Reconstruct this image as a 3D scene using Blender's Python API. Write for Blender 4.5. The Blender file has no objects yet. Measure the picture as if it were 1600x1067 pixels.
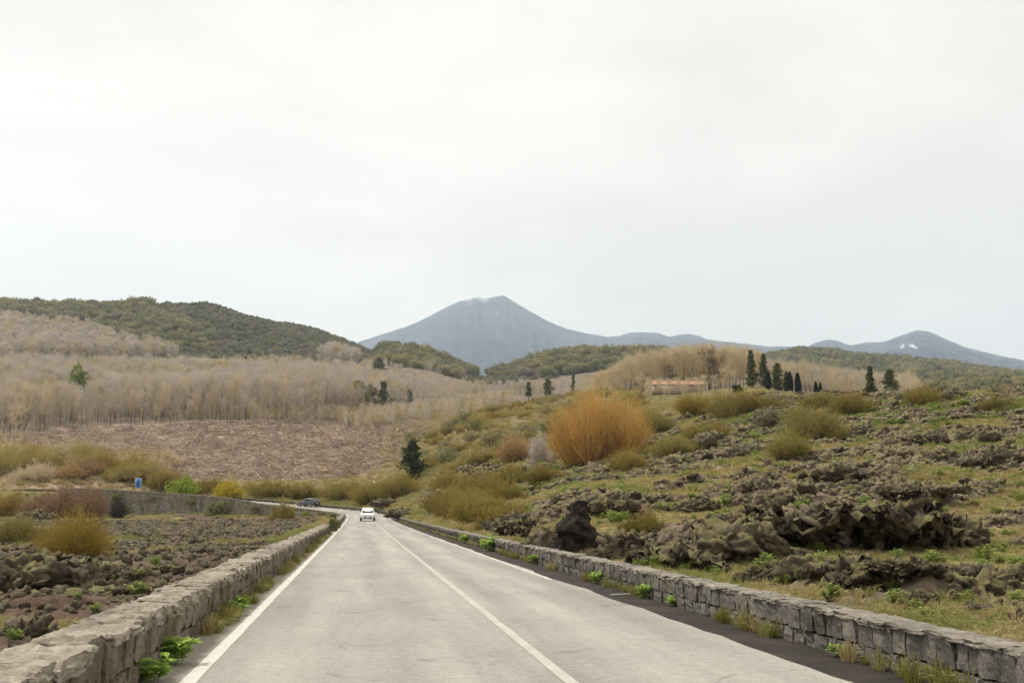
import bpy, bmesh, math, random
import numpy as np
from mathutils import Vector, Matrix

# ------------------------------------------------------------------ camera, sky, sun, exposure
scene = bpy.context.scene
COL = scene.collection
rad = math.radians
F = 35.0 / 36.0 * 1600.0            # focal length in photo pixels
CAMZ = 1.5
HOR = 797.0                          # photo row of the true horizon
PITCH = math.atan((HOR - 533.5) / F)
YAW = math.atan(240.0 / F * math.cos(PITCH))      # the straight of the road runs along +Y

cam_d = bpy.data.cameras.new('camera')
cam_d.lens = 35.0; cam_d.sensor_width = 36.0; cam_d.sensor_fit = 'HORIZONTAL'
cam_d.clip_start = 0.1; cam_d.clip_end = 40000.0
cam = bpy.data.objects.new('camera', cam_d); COL.objects.link(cam)
cam.location = (0, 0, CAMZ)
cam.rotation_euler = (math.pi / 2 + PITCH, 0, -YAW)
scene.camera = cam

SUN_EL, SUN_AZ = rad(56), rad(-48)   # azimuth from +Y, positive to the right
world = bpy.data.worlds.new('World'); scene.world = world; world.use_nodes = True
wn = world.node_tree.nodes; wl = world.node_tree.links; wn.clear()
w_out = wn.new('ShaderNodeOutputWorld'); w_bg = wn.new('ShaderNodeBackground')
w_sky = wn.new('ShaderNodeTexSky'); w_sky.sky_type = 'NISHITA'; w_sky.sun_disc = False
w_sky.sun_elevation = SUN_EL; w_sky.sun_rotation = SUN_AZ; w_sky.altitude = 1000; w_sky.dust_density = 3
w_tc = wn.new('ShaderNodeTexCoord')
w_map = wn.new('ShaderNodeMapping'); w_map.inputs['Scale'].default_value = (1.0, 1.0, 2.6)
w_map.inputs['Location'].default_value = (0.35, 0.1, 0.2)
w_noise = wn.new('ShaderNodeTexNoise'); w_noise.inputs['Scale'].default_value = 1.7
w_noise.inputs['Detail'].default_value = 5; w_noise.inputs['Roughness'].default_value = 0.5
w_noise.inputs['Distortion'].default_value = 0.4
w_ramp = wn.new('ShaderNodeValToRGB')
w_ramp.color_ramp.elements[0].position = 0.38; w_ramp.color_ramp.elements[0].color = (3.66, 3.40, 3.00, 1)
w_ramp.color_ramp.elements[1].position = 0.62; w_ramp.color_ramp.elements[1].color = (4.72, 4.37, 3.86, 1)
w_mix = wn.new('ShaderNodeMixRGB'); w_mix.inputs[0].default_value = 0.93
wl.new(w_tc.outputs['Generated'], w_map.inputs['Vector']); wl.new(w_map.outputs[0], w_noise.inputs['Vector'])
wl.new(w_noise.outputs[0], w_ramp.inputs[0])
wl.new(w_sky.outputs[0], w_mix.inputs[1]); wl.new(w_ramp.outputs[0], w_mix.inputs[2])
wl.new(w_mix.outputs[0], w_bg.inputs[0]); w_bg.inputs[1].default_value = 0.10
wl.new(w_bg.outputs[0], w_out.inputs[0])

sun_d = bpy.data.lights.new('sun', 'SUN'); sun_d.energy = 1.5; sun_d.angle = rad(10); sun_d.color = (1.0, 0.94, 0.84)
sun = bpy.data.objects.new('sun', sun_d); COL.objects.link(sun)
sd = Vector((math.sin(SUN_AZ) * math.cos(SUN_EL), math.cos(SUN_AZ) * math.cos(SUN_EL), math.sin(SUN_EL)))
sun.rotation_euler = sd.to_track_quat('Z', 'Y').to_euler()
sun.location = sd * 200

vs = scene.view_settings
vs.view_transform = 'Standard'; vs.look = 'None'; vs.gamma = 1.0; vs.exposure = 1.4; vs.use_curve_mapping = False
scene.cycles.use_denoising = True; scene.cycles.denoising_prefilter = 'NONE'; scene.cycles.sample_clamp_indirect = 4.0
scene.cycles.max_bounces = 6; scene.cycles.diffuse_bounces = 3; scene.cycles.glossy_bounces = 2
scene.cycles.transmission_bounces = 3; scene.cycles.volume_bounces = 3; scene.cycles.transparent_max_bounces = 6
HAZE_DENSITY = 8.5e-5

# ------------------------------------------------------------------ projection helpers
_f = np.array([math.sin(YAW) * math.cos(PITCH), math.cos(YAW) * math.cos(PITCH), math.sin(PITCH)])
_r = np.array([math.cos(YAW), -math.sin(YAW), 0.0])
_u = np.cross(_r, _f)

def ray(u, v):
    return _r * ((u - 800.0) / F) + _u * ((533.5 - v) / F) + _f

def azslope(u, v):
    d = ray(u, v); h = math.hypot(d[0], d[1])
    return math.atan2(d[0], d[1]), d[2] / h

def zat(u, v, r):
    return CAMZ + azslope(u, v)[1] * r

def project(x, y, z):
    x = np.asarray(x, float); y = np.asarray(y, float); z = np.asarray(z, float) - CAMZ
    a = x * _r[0] + y * _r[1]
    b = x * _u[0] + y * _u[1] + z * _u[2]
    c = x * _f[0] + y * _f[1] + z * _f[2]
    c = np.where(c < 0.01, 0.01, c)
    return 800 + F * a / c, 533.5 - F * b / c

# ------------------------------------------------------------------ noise (numpy)
_prng = np.random.RandomState(11)
_perm = np.concatenate([_prng.permutation(512)] * 3)
_g2 = np.stack([np.cos(np.arange(512) * 2.399963), np.sin(np.arange(512) * 2.399963)], 1)
_g3 = _prng.normal(size=(512, 3)); _g3 /= np.linalg.norm(_g3, axis=1)[:, None]

def perlin(x, y, s=0):
    x = np.asarray(x, float) + s * 37.31; y = np.asarray(y, float) + s * 17.77
    xi = np.floor(x).astype(int); yi = np.floor(y).astype(int)
    xf = x - xi; yf = y - yi; xi &= 511; yi &= 511
    fx = xf * xf * xf * (xf * (xf * 6 - 15) + 10); fy = yf * yf * yf * (yf * (yf * 6 - 15) + 10)
    def g(ix, iy, dx, dy):
        h = _perm[_perm[ix & 511] + (iy & 511)]
        return _g2[h, 0] * dx + _g2[h, 1] * dy
    a = g(xi, yi, xf, yf); b = g(xi + 1, yi, xf - 1, yf); c = g(xi, yi + 1, xf, yf - 1); d = g(xi + 1, yi + 1, xf - 1, yf - 1)
    return ((a + (b - a) * fx) * (1 - fy) + (c + (d - c) * fx) * fy) * 1.5

def fbm(x, y, o=4, s=0):
    t = 0; a = 1.0
    for i in range(o):
        t = t + a * perlin(x, y, s + i * 3); x = x * 2.03; y = y * 2.03; a *= 0.5
    return t

def ridge(x, y, s=0):
    return 1 - np.abs(perlin(x, y, s)) * 2

def perlin3(p, s=0):
    p = p + s * 13.37
    i = np.floor(p).astype(int); f = p - i
    w = f * f * f * (f * (f * 6 - 15) + 10)
    t = 0
    for dx in (0, 1):
        for dy in (0, 1):
            for dz in (0, 1):
                h = _perm[_perm[_perm[(i[:, 0] + dx) & 511] + ((i[:, 1] + dy) & 511)] + ((i[:, 2] + dz) & 511)]
                d = f - np.array([dx, dy, dz])
                ww = (w[:, 0] if dx else 1 - w[:, 0]) * (w[:, 1] if dy else 1 - w[:, 1]) * (w[:, 2] if dz else 1 - w[:, 2])
                t = t + ww * (_g3[h] * d).sum(1)
    return t * 1.5

def sstep(a, b, x):
    t = np.clip((x - a) / (b - a), 0, 1); return t * t * (3 - 2 * t)

# ------------------------------------------------------------------ mesh helpers
def mesh_quads(name, V, Q, smooth=False, attrs=None, cols=None):
    V = np.asarray(V, np.float32); Q = np.asarray(Q, np.int32); k = Q.shape[1]
    me = bpy.data.meshes.new(name)
    me.vertices.add(len(V)); me.vertices.foreach_set('co', V.ravel())
    me.loops.add(Q.size); me.loops.foreach_set('vertex_index', Q.ravel())
    me.polygons.add(len(Q)); me.polygons.foreach_set('loop_start', np.arange(0, Q.size, k, dtype=np.int32))
    if smooth: me.polygons.foreach_set('use_smooth', np.ones(len(Q), bool))
    for n, a in (attrs or {}).items():
        at = me.attributes.new(n, 'FLOAT', 'POINT'); at.data.foreach_set('value', np.asarray(a, np.float32))
    for n, a in (cols or {}).items():
        at = me.attributes.new(n, 'FLOAT_COLOR', 'POINT')
        c = np.ones((len(V), 4), np.float32); c[:, :3] = a; at.data.foreach_set('color', c.ravel())
    me.update(calc_edges=True); me.validate()
    return me

class QB:
    """collects quads"""
    def __init__(s, seed=0):
        s.V = []; s.Q = []; s.T = []; s.n = 0; s.rng = np.random.RandomState(seed)
    def add(s, V, Q, t=None):
        V = np.asarray(V, float); Q = np.asarray(Q, int)
        s.V.append(V); s.Q.append(Q + s.n); s.n += len(V)
        s.T.append(np.zeros(len(V)) if t is None else np.broadcast_to(np.asarray(t, float), (len(V),)))
    def slivers(s, P0, P1, w0, w1, t0=0., t1=1.):
        n = len(P0); d = P1 - P0; rv = s.rng.normal(size=(n, 3)); p = np.cross(d, rv)
        p /= np.linalg.norm(p, axis=1)[:, None] + 1e-9
        w0 = np.broadcast_to(w0, (n,))[:, None] / 2; w1 = np.broadcast_to(w1, (n,))[:, None] / 2
        V = np.stack([P0 - p * w0, P0 + p * w0, P1 + p * w1, P1 - p * w1], 1).reshape(-1, 3)
        t0 = np.broadcast_to(t0, (n,)); t1 = np.broadcast_to(t1, (n,))
        s.add(V, np.arange(4 * n).reshape(n, 4), np.stack([t0, t0, t1, t1], 1).ravel())
    def leaves(s, C, size, asp=1.0, up=0.0, t=0.):
        n = len(C); a = s.rng.normal(size=(n, 3)); a /= np.linalg.norm(a, axis=1)[:, None]
        b = np.cross(a, s.rng.normal(size=(n, 3))); b[:, 2] += up; b /= np.linalg.norm(b, axis=1)[:, None]
        a = np.cross(b, a); a /= np.linalg.norm(a, axis=1)[:, None] + 1e-9
        h = np.broadcast_to(size, (n,))[:, None] / 2
        V = np.stack([C - b * h * asp, C + a * h * .8, C + b * h * asp, C - a * h * .8], 1).reshape(-1, 3)
        s.add(V, np.arange(4 * n).reshape(n, 4), np.repeat(np.broadcast_to(t, (n,)), 4))
    def tube(s, pts, rads, n=5, t=0., cap=False):
        pts = np.asarray(pts, float); k = len(pts); rads = np.broadcast_to(rads, (k,))
        d = pts[-1] - pts[0]; d = d / (np.linalg.norm(d) + 1e-9)
        a = np.cross(d, [0.31, 0.93, 0.12] if abs(d[1]) < .9 else [1, 0, 0]); a /= np.linalg.norm(a); b = np.cross(d, a)
        an = np.arange(n) * 2 * math.pi / n
        ring = np.cos(an)[:, None] * a + np.sin(an)[:, None] * b
        V = (pts[:, None, :] + ring[None] * rads[:, None, None]).reshape(-1, 3)
        Q = [[i * n + j, i * n + (j + 1) % n, (i + 1) * n + (j + 1) % n, (i + 1) * n + j] for i in range(k - 1) for j in range(n)]
        if cap and n == 4: Q += [[3, 2, 1, 0], [(k - 1) * 4, (k - 1) * 4 + 1, (k - 1) * 4 + 2, (k - 1) * 4 + 3]]
        s.add(V, Q, t)
    def box(s, c, size, rz=0.):
        x, y, z = np.asarray(size) / 2.0
        V = np.array([[-x, -y, -z], [x, -y, -z], [x, y, -z], [-x, y, -z], [-x, -y, z], [x, -y, z], [x, y, z], [-x, y, z]])
        cs, sn = math.cos(rz), math.sin(rz)
        V = np.stack([V[:, 0] * cs - V[:, 1] * sn, V[:, 0] * sn + V[:, 1] * cs, V[:, 2]], 1) + np.asarray(c)
        s.add(V, [[3, 2, 1, 0], [4, 5, 6, 7], [0, 1, 5, 4], [1, 2, 6, 5], [2, 3, 7, 6], [3, 0, 4, 7]])
    def poly(s, pts):
        s.add(pts, [list(range(4))])
    def mesh(s, name, smooth=False):
        return mesh_quads(name, np.concatenate(s.V), np.concatenate(s.Q), smooth, {'t': np.concatenate(s.T)})

def obj(name, me, mat=None, parent=None, loc=None, kind=None):
    o = bpy.data.objects.new(name, me); COL.objects.link(o)
    if mat is not None and me is not None and len(me.materials) == 0: me.materials.append(mat)
    if parent is not None: o.parent = parent
    if loc is not None: o.location = loc
    if kind: o['kind'] = kind
    return o

def tag(o, label, cat, group=None):
    o['label'] = label; o['category'] = cat
    if group: o['group'] = group
    return o

def thing(name, label, cat, loc=(0, 0, 0), rz=0., group=None):
    o = bpy.data.objects.new(name, None); COL.objects.link(o); o.location = loc; o.rotation_euler = (0, 0, rz)
    o.empty_display_size = 0.3
    o['kind'] = 'thing'
    return tag(o, label, cat, group)

# ------------------------------------------------------------------ materials
def new_mat(name):
    m = bpy.data.materials.new(name); m.use_nodes = True
    nt = m.node_tree; nt.nodes.clear()
    out = nt.nodes.new('ShaderNodeOutputMaterial')
    return m, nt, out

def nd(nt, typ, **kw):
    n = nt.nodes.new(typ)
    for k, v in kw.items():
        if k.startswith('_'): setattr(n, k[1:], v)
        else: n.inputs[k.replace('__', ' ')].default_value = v
    return n

def noise_node(nt, scale, detail=4, rough=0.55, coord=None):
    n = nd(nt, 'ShaderNodeTexNoise', Scale=scale, Detail=detail, Roughness=rough)
    if coord is not None: nt.links.new(coord, n.inputs['Vector'])
    return n.outputs[0]

def ramp(nt, src, stops):
    r = nt.nodes.new('ShaderNodeValToRGB')
    e = r.color_ramp.elements
    while len(e) < len(stops): e.new(0.5)
    for i, (p, c) in enumerate(stops):
        e[i].position = p; e[i].color = (*c, 1) if len(c) == 3 else c
    nt.links.new(src, r.inputs[0]); return r.outputs[0]

def mixc(nt, fac, a, b, mode='MIX'):
    m = nt.nodes.new('ShaderNodeMixRGB'); m.blend_type = mode
    for s, v in ((m.inputs[0], fac), (m.inputs[1], a), (m.inputs[2], b)):
        if isinstance(v, (int, float)): s.default_value = v
        elif isinstance(v, tuple): s.default_value = (*v, 1)
        else: nt.links.new(v, s)
    return m.outputs[0]

def math_n(nt, op, a, b=None):
    m = nt.nodes.new('ShaderNodeMath'); m.operation = op
    for s, v in ((m.inputs[0], a), (m.inputs[1], b)):
        if v is None: continue
        if isinstance(v, (int, float)): s.default_value = v
        else: nt.links.new(v, s)
    return m.outputs[0]

def principled(nt, out, color, rough=0.85, bump=None, bstr=0.5, bdist=0.02, spec=0.3, metal=0.):
    b = nd(nt, 'ShaderNodeBsdfPrincipled', Roughness=rough, Metallic=metal)
    b.inputs['Specular IOR Level'].default_value = spec
    if isinstance(color, tuple): b.inputs['Base Color'].default_value = (*color, 1)
    else: nt.links.new(color, b.inputs['Base Color'])
    if bump is not None:
        bn = nd(nt, 'ShaderNodeBump', Strength=bstr, Distance=bdist)
        nt.links.new(bump, bn.inputs['Height']); nt.links.new(bn.outputs[0], b.inputs['Normal'])
    nt.links.new(b.outputs[0], out.inputs[0]); return b

def plain(name, c, rough=0.6, spec=0.4, metal=0., var=0.15, scale=6.):
    m, nt, out = new_mat(name)
    tc = nt.nodes.new('ShaderNodeTexCoord')
    n = noise_node(nt, scale, 4, .6, tc.outputs['Object'])
    lo = tuple(x * (1 - var) for x in c); hi = tuple(min(1, x * (1 + var)) for x in c)
    principled(nt, out, ramp(nt, n, [(0.3, lo), (0.7, hi)]), rough, spec=spec, metal=metal)
    return m

def foliage(name, c1, c2, tipc=None, trans=0.25):
    """colour varies by plant and by leaf or twig; optional colour of the young tips"""
    m, nt, out = new_mat(name)
    oi = nt.nodes.new('ShaderNodeObjectInfo'); g = nt.nodes.new('ShaderNodeNewGeometry')
    f = math_n(nt, 'ADD', math_n(nt, 'MULTIPLY', oi.outputs['Random'], .4), math_n(nt, 'MULTIPLY', g.outputs['Random Per Island'], .6))
    c = mixc(nt, f, c1, c2)
    if tipc is not None:
        a = nd(nt, 'ShaderNodeAttribute', _attribute_name='t')
        c = mixc(nt, a.outputs['Fac'], c, tipc)
    d = nd(nt, 'ShaderNodeBsdfDiffuse'); nt.links.new(c, d.inputs[0])
    if trans > 0:
        tr = nd(nt, 'ShaderNodeBsdfTranslucent'); nt.links.new(c, tr.inputs[0])
        mx = nd(nt, 'ShaderNodeMixShader', Fac=trans)
        nt.links.new(d.outputs[0], mx.inputs[1]); nt.links.new(tr.outputs[0], mx.inputs[2])
        nt.links.new(mx.outputs[0], out.inputs[0])
    else: nt.links.new(d.outputs[0], out.inputs[0])
    return m

M = {}
M['bark'] = plain('bark', (.15, .125, .10), .9, .1)
M['pale_bark'] = plain('pale_bark', (.42, .37, .31), .9, .1)
M['dark_bark'] = plain('dark_bark', (.07, .055, .045), .9, .1)
M['bare_twigs'] = foliage('bare_twigs', (.25, .213, .17), (.60, .515, .405), (.54, .465, .36), .3)
M['grey_twigs'] = foliage('grey_twigs', (.46, .40, .35), (.60, .53, .47), None, .35)
M['tan_twigs'] = foliage('tan_twigs', (.50, .41, .27), (.64, .54, .37), None, .35)
M['dark_twigs'] = foliage('dark_twigs', (.07, .055, .045), (.11, .085, .07), None, .05)
M['brown_twigs'] = foliage('brown_twigs', (.25, .15, .095), (.36, .235, .15), None, .25)
M['orange_twigs'] = foliage('orange_twigs', (.28, .15, .05), (.64, .38, .12), (.66, .47, .16), .28)
M['rusty_twigs'] = foliage('rusty_twigs', (.30, .19, .09), (.46, .31, .15), (.50, .37, .18), .3)
M['broom_twigs'] = foliage('broom_twigs', (.10, .08, .026), (.37, .295, .085), (.36, .29, .09), .3)
M['gold_broom'] = foliage('gold_broom', (.27, .19, .045), (.36, .26, .06), (.36, .28, .07), .15)
M['olive_twigs'] = foliage('olive_twigs', (.27, .225, .08), (.46, .385, .14), (.44, .38, .14), .3)
M['sage_twigs'] = foliage('sage_twigs', (.14, .118, .042), (.36, .30, .10), (.34, .29, .10), .25)
M['leaf_dark'] = foliage('leaf_dark', (.022, .034, .016), (.045, .06, .026), None, .15)
M['leaf_evergreen'] = foliage('leaf_evergreen', (.035, .05, .022), (.085, .10, .042), None, .2)
M['leaf_scrub'] = foliage('leaf_scrub', (.20, .18, .12), (.36, .31, .21), None, .25)
M['leaf_olive'] = foliage('leaf_olive', (.27, .25, .12), (.42, .36, .18), None, .25)
M['leaf_mid'] = foliage('leaf_mid', (.16, .175, .09), (.29, .285, .14), None, .25)
M['leaf_green'] = foliage('leaf_green', (.17, .22, .05), (.30, .33, .08), None, .3)
M['leaf_lime'] = foliage('leaf_lime', (.22, .30, .04), (.30, .38, .06), None, .3)
M['leaf_yellow'] = foliage('leaf_yellow', (.42, .34, .03), (.52, .42, .05), None, .25)
M['leaf_weed'] = foliage('leaf_weed', (.24, .38, .07), (.38, .52, .12), (.40, .54, .14), .35)
M['leaf_spurge'] = foliage('leaf_spurge', (.20, .28, .07), (.33, .40, .12), (.34, .41, .13), .3)
M['needle'] = foliage('needle', (.06, .076, .036), (.21, .21, .105), None, .25)
M['cypress_leaf'] = foliage('cypress_leaf', (.02, .027, .016), (.035, .042, .024), None, .1)
M['dry_grass'] = foliage('dry_grass', (.34, .27, .12), (.48, .39, .19), (.46, .39, .20), .3)
M['green_grass'] = foliage('green_grass', (.20, .22, .07), (.31, .31, .11), (.33, .32, .13), .3)
M['moss'] = foliage('moss', (.20, .19, .05), (.29, .25, .06), None, .2)
M['dead_wood'] = foliage('dead_wood', (.18, .135, .106), (.74, .60, .475), None, 0)
M['blossom'] = foliage('blossom', (.55, .52, .46), (.68, .64, .58), None, .2)
M['yellow_flower'] = foliage('yellow_flower', (.65, .40, .02), (.75, .5, .03), None, .2)

def make_lava(name='lava_rock', k=1.0, moss=.6):
    m, nt, out = new_mat(name)
    g = nt.nodes.new('ShaderNodeNewGeometry'); oi = nt.nodes.new('ShaderNodeObjectInfo')
    n1 = noise_node(nt, 1.1, 5, .6, g.outputs['Position']); n2 = noise_node(nt, 7, 6, .7, g.outputs['Position'])
    c = ramp(nt, n1, [(.3, (.05 * k, .038 * k, .028 * k)), (.5, (.135 * k, .107 * k, .08 * k)), (.72, (.31 * k, .26 * k, .195 * k))])
    c = mixc(nt, .55, c, ramp(nt, n2, [(.32, (.06, .055, .05)), (.68, (.88, .85, .80))]), 'OVERLAY')
    c = mixc(nt, math_n(nt, 'MULTIPLY', oi.outputs['Random'], .35), c, (.22, .185, .135))
    sx = nd(nt, 'ShaderNodeSeparateXYZ'); nt.links.new(g.outputs['Normal'], sx.inputs[0])
    n3 = noise_node(nt, .9, 4, .65, g.outputs['Position'])
    mo = math_n(nt, 'MULTIPLY', ramp(nt, sx.outputs['Z'], [(.35, (0, 0, 0)), (.8, (1, 1, 1))]), ramp(nt, n3, [(.40, (0, 0, 0)), (.56, (moss, moss, moss))]))
    c = mixc(nt, mo, c, (.31, .285, .105))
    principled(nt, out, c, .95, n2, 1.0, .12, .15)
    return m
M['lava'] = make_lava()
M['lava_brown'] = make_lava('brown_lava', .74, .18)
M['lava_dark'] = make_lava('old_lava_crust', .72, .5)
M['black_lava'] = plain('black_lava', (.035, .029, .024), .95, .15, 0, .6, 4.)

def make_stone(name, dark, mid, lite, moss=.0):
    m, nt, out = new_mat(name)
    g = nt.nodes.new('ShaderNodeNewGeometry'); oi = nt.nodes.new('ShaderNodeObjectInfo')
    n1 = noise_node(nt, 3.2, 5, .6, g.outputs['Position']); n2 = noise_node(nt, 22, 6, .7, g.outputs['Position'])
    c = mixc(nt, oi.outputs['Random'], dark, mid)
    c = mixc(nt, ramp(nt, n1, [(.42, (0, 0, 0)), (.75, (1, 1, 1))]), c, lite)
    c = mixc(nt, .6, c, ramp(nt, n2, [(.25, (.18, .18, .18)), (.75, (.78, .78, .78))]), 'OVERLAY')
    st = noise_node(nt, 1.1, 5, .7, g.outputs['Position'])
    c = mixc(nt, ramp(nt, st, [(.36, (.6, .6, .6)), (.52, (0, 0, 0))]), c, tuple(q * .45 for q in dark))
    if moss:
        n3 = noise_node(nt, .9, 3, .6, g.outputs['Position'])
        c = mixc(nt, ramp(nt, n3, [(.56, (0, 0, 0)), (.70, (moss, moss, moss))]), c, (.12, .115, .03))
    principled(nt, out, c, .93, n2, .9, .03, .2)
    return m
M['stone_left'] = make_stone('wall_stone_brown', (.13, .105, .08), (.23, .19, .145), (.33, .28, .215), .5)
M['stone_right'] = make_stone('wall_stone_grey', (.095, .088, .08), (.175, .16, .145), (.25, .225, .19), .35)
M['coping'] = make_stone('wall_coping_stone', (.25, .215, .17), (.36, .315, .25), (.47, .42, .345))
M['coping_grey'] = make_stone('wall_coping_grey', (.20, .178, .15), (.27, .24, .20), (.36, .32, .265))
M['mortar'] = plain('wall_joint', (.045, .038, .03), .95, .1, 0, .3, 12)
M['retaining_old'] = make_stone('retaining_stone', (.21, .175, .14), (.26, .22, .18), (.33, .285, .23), .6)

def make_retaining():
    m, nt, out = new_mat('retaining_masonry')
    g = nt.nodes.new('ShaderNodeNewGeometry'); P = g.outputs['Position']
    mp = nd(nt, 'ShaderNodeMapping'); mp.inputs['Scale'].default_value = (1, 1, .22); nt.links.new(P, mp.inputs[0])
    mc = nd(nt, 'ShaderNodeMapping'); mc.inputs['Scale'].default_value = (1.6, 1.6, 3.2); nt.links.new(P, mc.inputs[0])
    vr = nd(nt, 'ShaderNodeTexVoronoi', Scale=1.0); nt.links.new(mc.outputs[0], vr.inputs['Vector'])
    c = mixc(nt, .8, (.24, .20, .155), vr.outputs['Color'], 'SOFT_LIGHT')
    hs = nd(nt, 'ShaderNodeHueSaturation', Saturation=.35); nt.links.new(c, hs.inputs['Color']); c = mixc(nt, .35, hs.outputs[0], (.23, .185, .135))
    c = mixc(nt, ramp(nt, noise_node(nt, 1.3, 4, .6, mp.outputs[0]), [(.44, (0, 0, 0)), (.66, (.75, .75, .75))]), c, (.085, .08, .045))
    c = mixc(nt, ramp(nt, noise_node(nt, .5, 4, .6, P), [(.5, (0, 0, 0)), (.66, (.6, .6, .6))]), c, (.17, .165, .055))
    principled(nt, out, c, .95, vr.outputs['Distance'], .8, .1, .15); return m
M['retaining'] = make_retaining()

# ------------------------------------------------------------------ road path
XC, HALF = 1.235, 3.1
ARC_Y, ARC_R, ARC_A = 150.0, 60.0, rad(82)
ARC_C = (XC - ARC_R, ARC_Y)
S_END = ARC_Y + ARC_R * ARC_A
E0 = np.array([ARC_C[0] + ARC_R * math.cos(ARC_A), ARC_C[1] + ARC_R * math.sin(ARC_A)])
ED = np.array([-math.sin(ARC_A), math.cos(ARC_A)]); ER = np.array([math.cos(ARC_A), math.sin(ARC_A)])
_zs = [(-60, 0), (60, 0), (100, .08), (126, .2), (150, .6), (170, 1.25), (185, 1.95), (195, 2.6), (218, 4.1), (236, 5.1), (260, 5.4), (400, 5.6)]
def road_z(s): return np.interp(s, [a for a, b in _zs], [b for a, b in _zs])

def path(s, t):
    """station s, lateral t (right positive) -> x, y"""
    s = np.asarray(s, float); t = np.asarray(t, float)
    a = np.clip((s - ARC_Y) / ARC_R, 0, ARC_A)
    x = np.where(s < ARC_Y, XC + t, ARC_C[0] + (ARC_R + t) * np.cos(a)); y = np.where(s < ARC_Y, s, ARC_C[1] + (ARC_R + t) * np.sin(a))
    e = np.maximum(s - S_END, 0)
    return x + ED[0] * e, y + ED[1] * e

def road_st(x, y):
    x = np.asarray(x, float); y = np.asarray(y, float)
    a = np.arctan2(y - ARC_C[1], x - ARC_C[0])
    rho = np.hypot(x - ARC_C[0], y - ARC_C[1])
    dx = x - E0[0]; dy = y - E0[1]
    s = np.where(y < ARC_Y, y, np.where((a >= 0) & (a < ARC_A), ARC_Y + ARC_R * a, S_END + dx * ED[0] + dy * ED[1]))
    t = np.where(y < ARC_Y, x - XC, np.where((a >= 0) & (a < ARC_A), rho - ARC_R, dx * ER[0] + dy * ER[1]))
    return s, t

def heading(s):
    return min(max((s - ARC_Y) / ARC_R, 0), ARC_A)      # rotation about z, left positive

# ------------------------------------------------------------------ terrain heights
U = [-700, -300, 0, 200, 400, 560, 640, 755, 900, 1000, 1200, 1400, 1600, 2000, 2400]
ROWS_Z = [
 (2,   [-.9, -.9, -.9, -.9, -.9, 0, 0, 0, .2, .2, .2, .2, .2, .2, .2]),
 (12,  [-.9, -.9, -.9, -.9, -.9, 0, 0, 0, .3, .3, .3, .25, .2, .2, .2]),
 (25,  [-1, -1, -1, -1, -.85, -.4, 0, .1, .3, .4, .3, .25, .2, .2, .2]),
 (40,  [-1, -1, -1, -.95, -.9, -.4, 0, .3, 1.0, .85, 1.1, 1.0, .7, .6, .6]),
 (60,  [-1, -1, -.95, -.9, -.8, -.3, 0, .8, 2.3, 2.1, 2.9, 3.1, 2.8, 2.5, 2.5]),
 (90,  [-.9, -.9, -.85, -.8, -.6, .0, .3, 2.0, 4.2, 4.7, 6.2, 7.0, 7.1, 7, 7]),
 (120, [-1, -1, -1.0, -1.0, -.9, .0, 1.0, 4.2, 6.0, 7.8, 10.8, 11.8, 12.8, 13, 13]),
 (150, [-1, -1, -.8, -.9, -.9, .1, 2.0, 6.5, 9.5, 11.2, 15.8, 16.4, 17.6, 18, 18]),
 (185, [-.4, -.4, -.3, -.4, -.5, 1.4, 4.2, 11, 15, 16.5, 21.8, 21.6, 20.6, 21, 21]),
 (205, [.2, .2, .2, 0, 2.0, 3.6, 6.4, 14.6, 19, 20.5, 25, 22.6, 21, 21, 21]),
 (225, [1.2, 1.2, 1.2, 1.6, 6.0, 5.5, 8.5, 18.2, 23, 24.4, 27, 22, 20, 20, 20]),
 (246, [8, 8, 8.2, 8.6, 8.8, 8.5, 11.5, 21.5, 26, 28, 30, 22, 20, 20, 20]),
]
ROWS_V = [
 (300,  [745, 738, 735, 722, 715, 716, 700, 645, 622, 615, 606, 670, 690, 690, 690]),
 (400,  [690, 686, 680, 668, 660, 666, 660, 641, 622, 612, 612, 640, 650, 650, 650]),
 (700,  [602, 601, 600, 600, 599, 605, 612, 617, 611, 604, 600, 612, 615, 615, 615]),
 (900,  [570, 570, 570, 569, 568, 574, 574, 604, 584, 577, 592, 604, 608, 610, 610]),
]
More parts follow.
